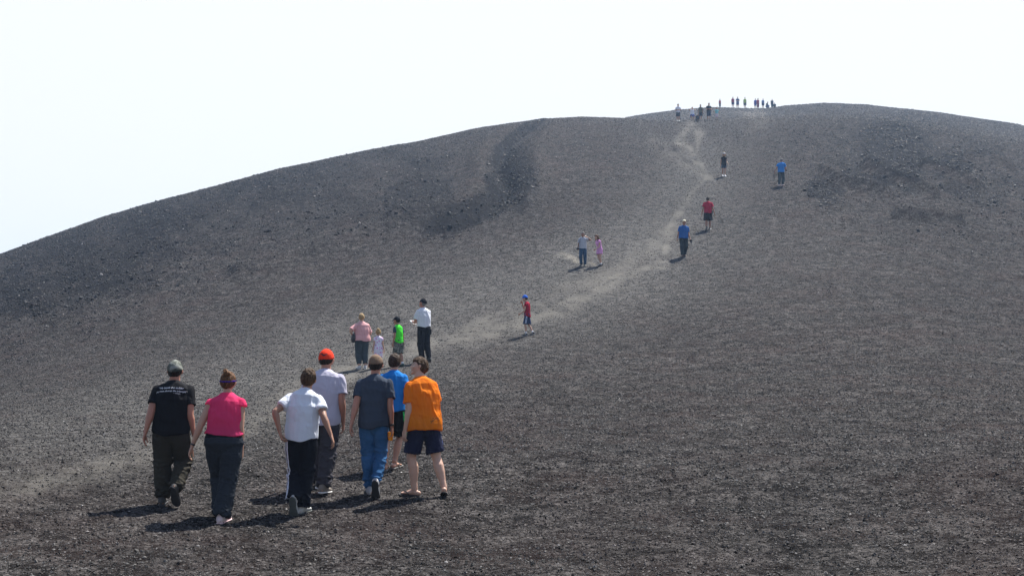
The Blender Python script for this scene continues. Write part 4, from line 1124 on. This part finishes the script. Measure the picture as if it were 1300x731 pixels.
far(962.3, 138.0, 125.5, 1.60, 190, (.38, .03, .07), (.22, .03, .08), 'person in red top and maroon trousers on the skyline', G2, 1.8)
far(968.7, 137.9, 126.5, 1.50, 182, (.12, .2, .42), (.04, .08, .14), 'person in steel blue tee and dark shorts on the skyline', G2, .9)
far(974.5, 137.4, 129, 1.65, 225, (.07, .13, .10), (.04, .09, .26), 'person in green top sitting on the skyline', G2, 1.9, pelvis=(0, -.12, .13), feet=[dict(x=-.06, y=.14), dict(x=.06, y=.1)], lean=18, w=1.1, arms=[dict(to=(-.02, .2, -.16))] * 2)
far(980.3, 137.2, 126, 1.36, 180, (.02, .05, .08), (.02, .05, .08), 'person in dark clothes standing at the right end of the skyline', G2, 1.9, w=1.15)
far(983.4, 137.0, 131, 1.25, 150, (.03, .08, .10), (.02, .05, .08), 'person in dark teal clothes sitting at the right end of the skyline', G2, 1.9, pelvis=(0, -.10, .12), feet=[dict(x=-.06, y=.12), dict(x=.06, y=.1)], lean=20, w=1.1, arms=[dict(to=(-.02, .2, -.16))] * 2)
# ------------------------------------------------------------------ ground sheet
def cinder_material():
    t = NT('cinder_ground'); geo = t.n('NewGeometry'); pos = geo.outputs['Position']
    worn = t.n('Attribute', attribute_name='worn').outputs['Fac']; coarse = t.n('Attribute', attribute_name='coarse').outputs['Fac']; trail = t.n('Attribute', attribute_name='trail').outputs['Fac']
    g1 = t.noise(pos, 20, 6, .85); g2 = t.noise(pos, 3.2, 6, .85); g3 = t.noise(pos, .55, 4, .6); g4 = t.noise(pos, .07, 3, .55)
    v = t.n('TexVoronoi', ins={'Vector': pos, 'Scale': 34.0}); cell = t.n('SeparateColor', ins={0: v.outputs['Color']}).outputs[0]
    v2 = t.n('TexVoronoi', ins={'Vector': pos, 'Scale': 9.0}); cell2 = t.n('SeparateColor', ins={0: v2.outputs['Color']}).outputs[1]
    def rng_(f, a, b, lo, hi): return t.n('MapRange', ins={0: f, 1: a, 2: b, 3: lo, 4: hi}).outputs[0]
    g5 = t.noise(pos, 1.3, 5, .8)
    k = t.math('MULTIPLY', t.math('MULTIPLY', rng_(g1, .43, .57, .10, 2.0), rng_(g2, .43, .57, .22, 1.85)), rng_(g5, .42, .58, .6, 1.4))  # strong grain contrast paints sunlit facets and shaded gaps into the albedo
    base = t.mix(1.0, (.0415, .0382, .0362), t.n('CombineColor', ins={0: k, 1: k, 2: k}).outputs[0], 'MULTIPLY')
    base = t.mix(t.math('MULTIPLY', cell, .5), base, (.014, .012, .0115))
    pale = t.math('GREATER_THAN', cell, .93); base = t.mix(t.math('MULTIPLY', pale, .5), base, (.17, .155, .145))  # pale cells: bright glints of the grains painted into the base colour
    red = t.ramp(g3, [(.46, (0, 0, 0)), (.68, (1, 1, 1))]); base = t.mix(t.math('MULTIPLY', red, .32), base, t.mix(g1, (.018, .011, .010), (.085, .054, .048)))
    dust = t.mix(rng_(g2, .38, .62, 0, 1), (.045, .0435, .0415), (.155, .149, .139))
    base = t.mix(t.math('MULTIPLY', worn, t.ramp(g1, [(.3, (.35,)*3), (.65, (.85,)*3)])), base, dust)
    tan = t.mix(g1, (.105, .098, .086), (.21, .196, .172))
    base = t.mix(t.math('MULTIPLY', trail, .85), base, tan)
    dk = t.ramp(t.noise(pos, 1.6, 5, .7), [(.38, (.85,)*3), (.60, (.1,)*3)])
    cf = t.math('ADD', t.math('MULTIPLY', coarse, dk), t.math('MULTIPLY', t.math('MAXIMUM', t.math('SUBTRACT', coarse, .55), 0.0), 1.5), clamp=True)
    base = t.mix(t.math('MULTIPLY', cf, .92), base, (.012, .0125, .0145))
    base = t.mix(t.ramp(g4, [(.35, (.0,)*3), (.7, (.30,)*3)]), base, (.018, .016, .016))
    b = t.bump(t.noise(pos, .8, 4, .65), .5, .12)
    b = t.bump(t.noise(pos, 4.5, 5, .75), .9, .05, b)
    b = t.bump(v2.outputs['Distance'], .35, .03, b)
    v3 = t.n('TexVoronoi', ins={'Vector': t.n('Mapping', ins={'Vector': pos, 'Scale': (1.4, 1.0, 1.0)}).outputs[0], 'Scale': 2.3})
    prints = t.math('MULTIPLY', rng_(v3.outputs['Distance'], .12, .30, 0.0, 1.0), t.math('ADD', worn, trail, clamp=True))
    b = t.bump(prints, .55, .05, b)
    b = t.bump(g1, 1.0, .022, b)
    p = t.n('BsdfPrincipled', ins={'Base Color': base, 'Roughness': .95, 'Specular IOR Level': .02, 'Normal': b})
    t.surf(p.outputs[0]); return t.m

phis = np.concatenate([np.radians(np.linspace(-180, -26, 70, endpoint=False)), np.radians(np.linspace(-26, 26, 1150)), np.radians(np.linspace(26, 180, 71))[1:-1]])
rs = np.concatenate([np.exp(np.linspace(math.log(.6), math.log(8), 46, endpoint=False)), np.exp(np.linspace(math.log(8), math.log(140), 760, endpoint=False)), np.exp(np.linspace(math.log(140), math.log(240), 90, endpoint=False)), np.exp(np.linspace(math.log(240), math.log(880), 40))])
PHG, RG = np.meshgrid(phis, rs, indexing='ij')
ZG = np.empty_like(PHG)
for i in range(0, len(phis), 100): ZG[i:i+100] = terrain_full(PHG[i:i+100], RG[i:i+100])
XG = RG * np.sin(PHG); YG = RG * np.cos(PHG)
dens = (np.abs(PHG) < .46) & (RG > 7) & (RG < 60)
GR = np.zeros_like(ZG)
GR[dens] = (.022 * fbm(XG[dens] * 4.5, YG[dens] * 4.5, oct=3, seed=61)) * smooth(60, 25, RG[dens])
ZG = ZG + GR
npn, nr_ = PHG.shape
Vg = np.stack([XG, YG, ZG], -1).reshape(-1, 3); Vg = np.vstack([Vg, [[0, 0, .03]]])
ii = np.arange(npn)[:, None]; jj = np.arange(nr_ - 1)[None, :]; i2 = (ii + 1) % npn
Fg = np.stack([ii * nr_ + jj, ii * nr_ + jj + 1, i2 * nr_ + jj + 1, i2 * nr_ + jj], -1).reshape(-1, 4)
# centre fan as thin quads (centre, a, mid) -> use degenerate-free triangles written as a separate poly list
me = mesh_np('ground', Vg, Fg, 4, True)
import bmesh
bm = bmesh.new(); bm.from_mesh(me); bm.verts.ensure_lookup_table(); cvi = len(Vg) - 1
for i in range(npn):
    bm.faces.new((bm.verts[cvi], bm.verts[i * nr_], bm.verts[((i + 1) % npn) * nr_]))
bm.to_mesh(me); bm.free()
me.polygons.foreach_set('use_smooth', np.ones(len(me.polygons), bool))
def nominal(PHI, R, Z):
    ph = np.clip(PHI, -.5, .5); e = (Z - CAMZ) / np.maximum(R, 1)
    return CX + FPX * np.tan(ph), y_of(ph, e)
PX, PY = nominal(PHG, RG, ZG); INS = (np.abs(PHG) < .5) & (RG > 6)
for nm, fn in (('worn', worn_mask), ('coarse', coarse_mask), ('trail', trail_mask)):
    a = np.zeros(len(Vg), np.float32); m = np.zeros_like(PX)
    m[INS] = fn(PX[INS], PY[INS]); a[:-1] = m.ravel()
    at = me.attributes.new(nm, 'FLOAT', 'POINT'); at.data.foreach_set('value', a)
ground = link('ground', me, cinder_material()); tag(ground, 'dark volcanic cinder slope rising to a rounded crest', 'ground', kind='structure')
bvhg = None

# ------------------------------------------------------------------ loose cinders, one mass
def rock_material(name, lo, hi, rough=.75):
    t = NT(name); tone = t.n('Attribute', attribute_name='tone').outputs['Fac']; pos = t.n('NewGeometry').outputs['Position']
    c = t.ramp(tone, [(0, lo), (.55, tuple((a + b) * .42 for a, b in zip(lo, hi))), (.86, hi), (.93, (.17, .16, .15)), (1, (.42, .40, .38))])
    c = t.mix(t.ramp(t.noise(pos, .5, 3), [(.45, (0,)*3), (.7, (.55,)*3)]), c, t.mix(tone, (.02, .012, .011), (.10, .064, .056)))
    t.surf(t.n('BsdfPrincipled', ins={'Base Color': c, 'Roughness': rough, 'Specular IOR Level': .12, 'Normal': t.bump(t.noise(pos, 60, 3, .7), .6, .01)}).outputs[0]); return t.m
OCT_F = np.array([(0, 2, 4), (2, 1, 4), (1, 3, 4), (3, 0, 4), (2, 0, 5), (1, 2, 5), (3, 1, 5), (0, 3, 5)])
OCT_V = np.array([(1, 0, 0), (-1, 0, 0), (0, 1, 0), (0, -1, 0), (0, 0, 1), (0, 0, -1)], float)
g = (1 + 5 ** .5) / 2
ICO_V = np.array([(-1, g, 0), (1, g, 0), (-1, -g, 0), (1, -g, 0), (0, -1, g), (0, 1, g), (0, -1, -g), (0, 1, -g), (g, 0, -1), (g, 0, 1), (-g, 0, -1), (-g, 0, 1)]) / 1.9
ICO_F = np.array([(0, 11, 5), (0, 5, 1), (0, 1, 7), (0, 7, 10), (0, 10, 11), (1, 5, 9), (5, 11, 4), (11, 10, 2), (10, 7, 6), (7, 1, 8), (3, 9, 4), (3, 4, 2), (3, 2, 6), (3, 6, 8), (3, 8, 9), (4, 9, 5), (2, 4, 11), (6, 2, 10), (8, 6, 7), (9, 8, 1)])
def scatter(name, phi, r, size, tone, base_v, base_f, mat, label, sink=.25):
    n = len(phi); X = r * np.sin(phi); Y = r * np.cos(phi)
    Z = terrain_full(phi, r) + np.where((r > 7) & (r < 60), .022 * fbm(X * 4.5, Y * 4.5, oct=3, seed=61) * smooth(60, 25, r), 0)
    k = len(base_v)
    jit = 1 + RNG.uniform(-.38, .38, (n, k, 1)); v = base_v[None] * jit
    sc = np.stack([RNG.uniform(.7, 1.25, n), RNG.uniform(.7, 1.25, n), RNG.uniform(.45, .95, n)], -1)
    v = v * sc[:, None, :]
    a = RNG.uniform(0, 6.283, n); tl = RNG.uniform(-.5, .5, n)
    ca, sa = np.cos(a), np.sin(a); ct, st = np.cos(tl), np.sin(tl)
    y2 = v[..., 1] * ct[:, None] - v[..., 2] * st[:, None]; z2 = v[..., 1] * st[:, None] + v[..., 2] * ct[:, None]
    x3 = v[..., 0] * ca[:, None] - y2 * sa[:, None]; y3 = v[..., 0] * sa[:, None] + y2 * ca[:, None]
    v = np.stack([x3, y3, z2], -1) * (size[:, None, None] * .5) + np.stack([X, Y, Z + size * .5 * sink], -1)[:, None, :]
    F = (base_f[None] + (np.arange(n) * k)[:, None, None]).reshape(-1, 3)
    me = mesh_np(name, v.reshape(-1, 3), F, 3, False)
    at = me.attributes.new('tone', 'FLOAT', 'POINT'); at.data.foreach_set('value', np.repeat(tone, k).astype(np.float32))
    o = link(name, me, mat); tag(o, label, 'cinders', kind='stuff'); return o

N = 380000
ph_ = RNG.uniform(-.43, .43, N); r_ = np.exp(RNG.uniform(math.log(8.6), math.log(185), N))
z_ = terrain_full(ph_, r_); px_, py_ = nominal(ph_, r_, z_); cm_ = coarse_mask(px_, py_); tm_ = trail_mask(px_, py_); wm_ = worn_mask(px_, py_)
keep = RNG.uniform(0, 1, N) > np.clip(tm_ * .9 + wm_ * .35, 0, .95)
ph_, r_, cm_, wm_, px_, py_ = [q[keep] for q in (ph_, r_, cm_, wm_, px_, py_)]
u = RNG.uniform(0, 1, len(ph_)) ** (-1 / 2.6)
size = r_ * .00086 * np.minimum(u, 9)
cap_ = (.036 + .00035 * r_) + .13 * cm_ * RNG.uniform(.2, 1, len(ph_)) 
size = np.minimum(size, np.maximum(cap_, r_ * .0010))
tone = np.clip(RNG.beta(.55, .75, len(ph_)) * (1 - .35 * np.clip(cm_, 0, 1)), 0, .88); lite = RNG.uniform(0, 1, len(ph_)) > .990 + .006 * np.clip(cm_, 0, 1); tone = np.where(lite, RNG.uniform(.88, 1, len(ph_)), tone)  # lite: a few near-white stones, glints painted as stone tone
scatter('loose_cinders', ph_, r_, size, tone, OCT_V, OCT_F, rock_material('cinder_stone', (.006, .0055, .0052), (.108, .101, .095), .6), 'fine loose dark cinders strewn over the whole slope')
# blockier lava lumps in the rough areas
N = 130000
ph_ = RNG.uniform(-.43, .43, N); r_ = np.exp(RNG.uniform(math.log(30), math.log(185), N))
z_ = terrain_full(ph_, r_); px_, py_ = nominal(ph_, r_, z_); cm_ = coarse_mask(px_, py_)
cl = smooth(-.2, .5, fbm(px_ / 14, py_ / 7, oct=2, seed=77))
keep = RNG.uniform(0, 1, N) < np.clip(cm_ * (.25 + .75 * cl) - .02, 0, 1) * .8
ph_, r_, cm_ = [q[keep] for q in (ph_, r_, cm_)]
size = .06 + .045 * np.minimum(RNG.uniform(0, 1, len(ph_)) ** (-1 / 2.2) - 1, 4.0)
size = np.minimum(size, .10 + .17 * cm_)
tone = np.clip(RNG.beta(1.1, 4.5, len(ph_)), 0, 1); tone = np.where(RNG.uniform(0, 1, len(ph_)) > .992, RNG.uniform(.86, 1, len(ph_)), tone)  # rare bright lumps carry specular glints as painted tone
scatter('lava_lumps', ph_, r_, size, tone, ICO_V, ICO_F, rock_material('lava_stone', (.008, .0085, .010), (.046, .046, .049), .6), 'blocky dark lava lumps on the rough upper slopes', .35)
print('ROCKS', len(ph_))
# ------------------------------------------------------------------ dust, haze, light, camera
def dust(name, pts, label, dens, seed=0):
    P = solid(name, [tube([Vector(a) for a, b in pts], [b for a, b in pts], side=(0, 0, 1), n=14)], .06, [], None, 3)
    P.data.materials.clear()
    t = NT(name + '_air'); geo = t.n('TexCoord'); pos = geo.outputs['Object']
    n = t.ramp(t.noise(pos, 2.2, 4, .6), [(.42, (0,)*3), (.75, (1,)*3)])
    pv = t.n('VolumePrincipled', ins={'Color': (.80, .74, .62, 1), 'Density': t.math('MULTIPLY', n, dens * .6), 'Anisotropy': .3})
    t.t.links.new(pv.outputs[0], t.out.inputs['Volume']); P.data.materials.append(t.m)
    tag(P, label, 'dust', kind='stuff'); return P
def gp(px, py, up=0.0):
    q = place(px, py); return (q.x, q.y, q.z + up)
dust('dust_cloud', [(gp(700, 331, .12), .06), (gp(712, 330, .25), .20), (gp(722, 332, .18), .20), (gp(735, 335, .12), .16), (gp(748, 337, .08), .13), (gp(762, 339, .05), .08)], 'pale puff of dust drifting over the ground by the couple', 1.9)
dust('dust_wisp', [(gp(352, 625, .02), .05), (gp(370, 624, .05), .12), (gp(388, 626, .05), .12), (gp(404, 628, .03), .05)], 'thin wisp of dust kicked up behind the track trousers', 1.0)

SUN_EL, SUN_AZ = math.radians(57), math.radians(33)     # azimuth to the right of the view direction
HAZE = .00056
hz = bpy.data.meshes.new('haze'); B = 905; z0, z1 = -60, 62
hz.from_pydata([(x, y, z) for z in (z0, z1) for x, y in ((-B, -B), (B, -B), (B, B), (-B, B))], [], [(0, 3, 2, 1), (4, 5, 6, 7), (0, 1, 5, 4), (1, 2, 6, 5), (2, 3, 7, 6), (3, 0, 4, 7)])
t = NT('haze_air'); pv = t.n('VolumePrincipled', ins={'Color': (.50, .70, 1.0, 1), 'Density': HAZE, 'Anisotropy': .35})
t.t.links.new(pv.outputs[0], t.out.inputs['Volume'])
tag(link('haze', hz, t.m), 'thin pale haze over the slope', 'haze', kind='stuff')

w = bpy.data.worlds.new('World'); SC.world = w; w.use_nodes = True; nt = w.node_tree; nt.nodes.clear()
sky = nt.nodes.new('ShaderNodeTexSky'); sky.sky_type = 'NISHITA'; sky.sun_disc = False; sky.sun_elevation = SUN_EL; sky.sun_rotation = SUN_AZ
sky.air_density = 1.0; sky.dust_density = 2.5; sky.ozone_density = 1.0; sky.altitude = 1800
bg = nt.nodes.new('ShaderNodeBackground'); bg.inputs['Strength'].default_value = .10
out = nt.nodes.new('ShaderNodeOutputWorld'); 
tc = nt.nodes.new('ShaderNodeTexCoord'); sx = nt.nodes.new('ShaderNodeSeparateXYZ'); nt.links.new(tc.outputs['Generated'], sx.inputs[0])
mr = nt.nodes.new('ShaderNodeMapRange'); mr.interpolation_type = 'SMOOTHSTEP'; nt.links.new(sx.outputs[2], mr.inputs[0])
for i_, v_ in ((1, .48), (2, .30), (3, 0.0), (4, 1.0)): mr.inputs[i_].default_value = v_
mxw = nt.nodes.new('ShaderNodeMix'); mxw.data_type = 'RGBA'; nt.links.new(mr.outputs[0], mxw.inputs[0]); nt.links.new(sky.outputs[0], mxw.inputs[6]); 
dp = nt.nodes.new('ShaderNodeVectorMath'); dp.operation = 'DOT_PRODUCT'; nt.links.new(tc.outputs['Generated'], dp.inputs[0]); dp.inputs[1].default_value = (math.sin(SUN_AZ), math.cos(SUN_AZ), 0)
m2 = nt.nodes.new('ShaderNodeMapRange'); m2.interpolation_type = 'SMOOTHSTEP'; nt.links.new(dp.outputs['Value'], m2.inputs[0])
for i_, v_ in ((1, -.3), (2, .55), (3, 0.0), (4, 1.0)): m2.inputs[i_].default_value = v_
veil = nt.nodes.new('ShaderNodeMix'); veil.data_type = 'RGBA'; nt.links.new(m2.outputs[0], veil.inputs[0])
veil.inputs[6].default_value = (3.2, 3.35, 3.6, 1); veil.inputs[7].default_value = (4.95, 5.05, 5.08, 1)     # thin white veil low in the sky, brighter towards the sun
nt.links.new(veil.outputs[2], mxw.inputs[7])
nt.links.new(mxw.outputs[2], bg.inputs[0]); nt.links.new(bg.outputs[0], out.inputs[0])
sl = bpy.data.lights.new('sun', 'SUN'); sl.energy = 5.0; sl.angle = math.radians(.53); sl.color = (1.0, .965, .91)
so = bpy.data.objects.new('sun', sl); COL.objects.link(so)
d = Vector((math.sin(SUN_AZ) * math.cos(SUN_EL), math.cos(SUN_AZ) * math.cos(SUN_EL), math.sin(SUN_EL)))
so.rotation_euler = d.to_track_quat('Z', 'Y').to_euler(); so.location = (40, 60, 120)

cam = bpy.data.cameras.new('camera'); co = bpy.data.objects.new('camera', cam); COL.objects.link(co); SC.camera = co
cam.sensor_width = 36; cam.lens = FPX / 1300 * 36; cam.clip_start = .1; cam.clip_end = 5000
co.location = (0, 0, CAMZ); co.rotation_euler = (math.radians(90) + PITCH, 0, 0)
vs = SC.view_settings; vs.view_transform = 'Standard'; vs.look = 'None'; vs.gamma = 1; vs.use_curve_mapping = False; vs.exposure = 1.0
SC.render.engine = 'CYCLES'; SC.cycles.volume_bounces = 0; SC.cycles.max_bounces = 6; SC.cycles.use_denoising = True; SC.cycles.denoising_input_passes = 'RGB_ALBEDO_NORMAL'; SC.cycles.denoising_prefilter = 'ACCURATE'
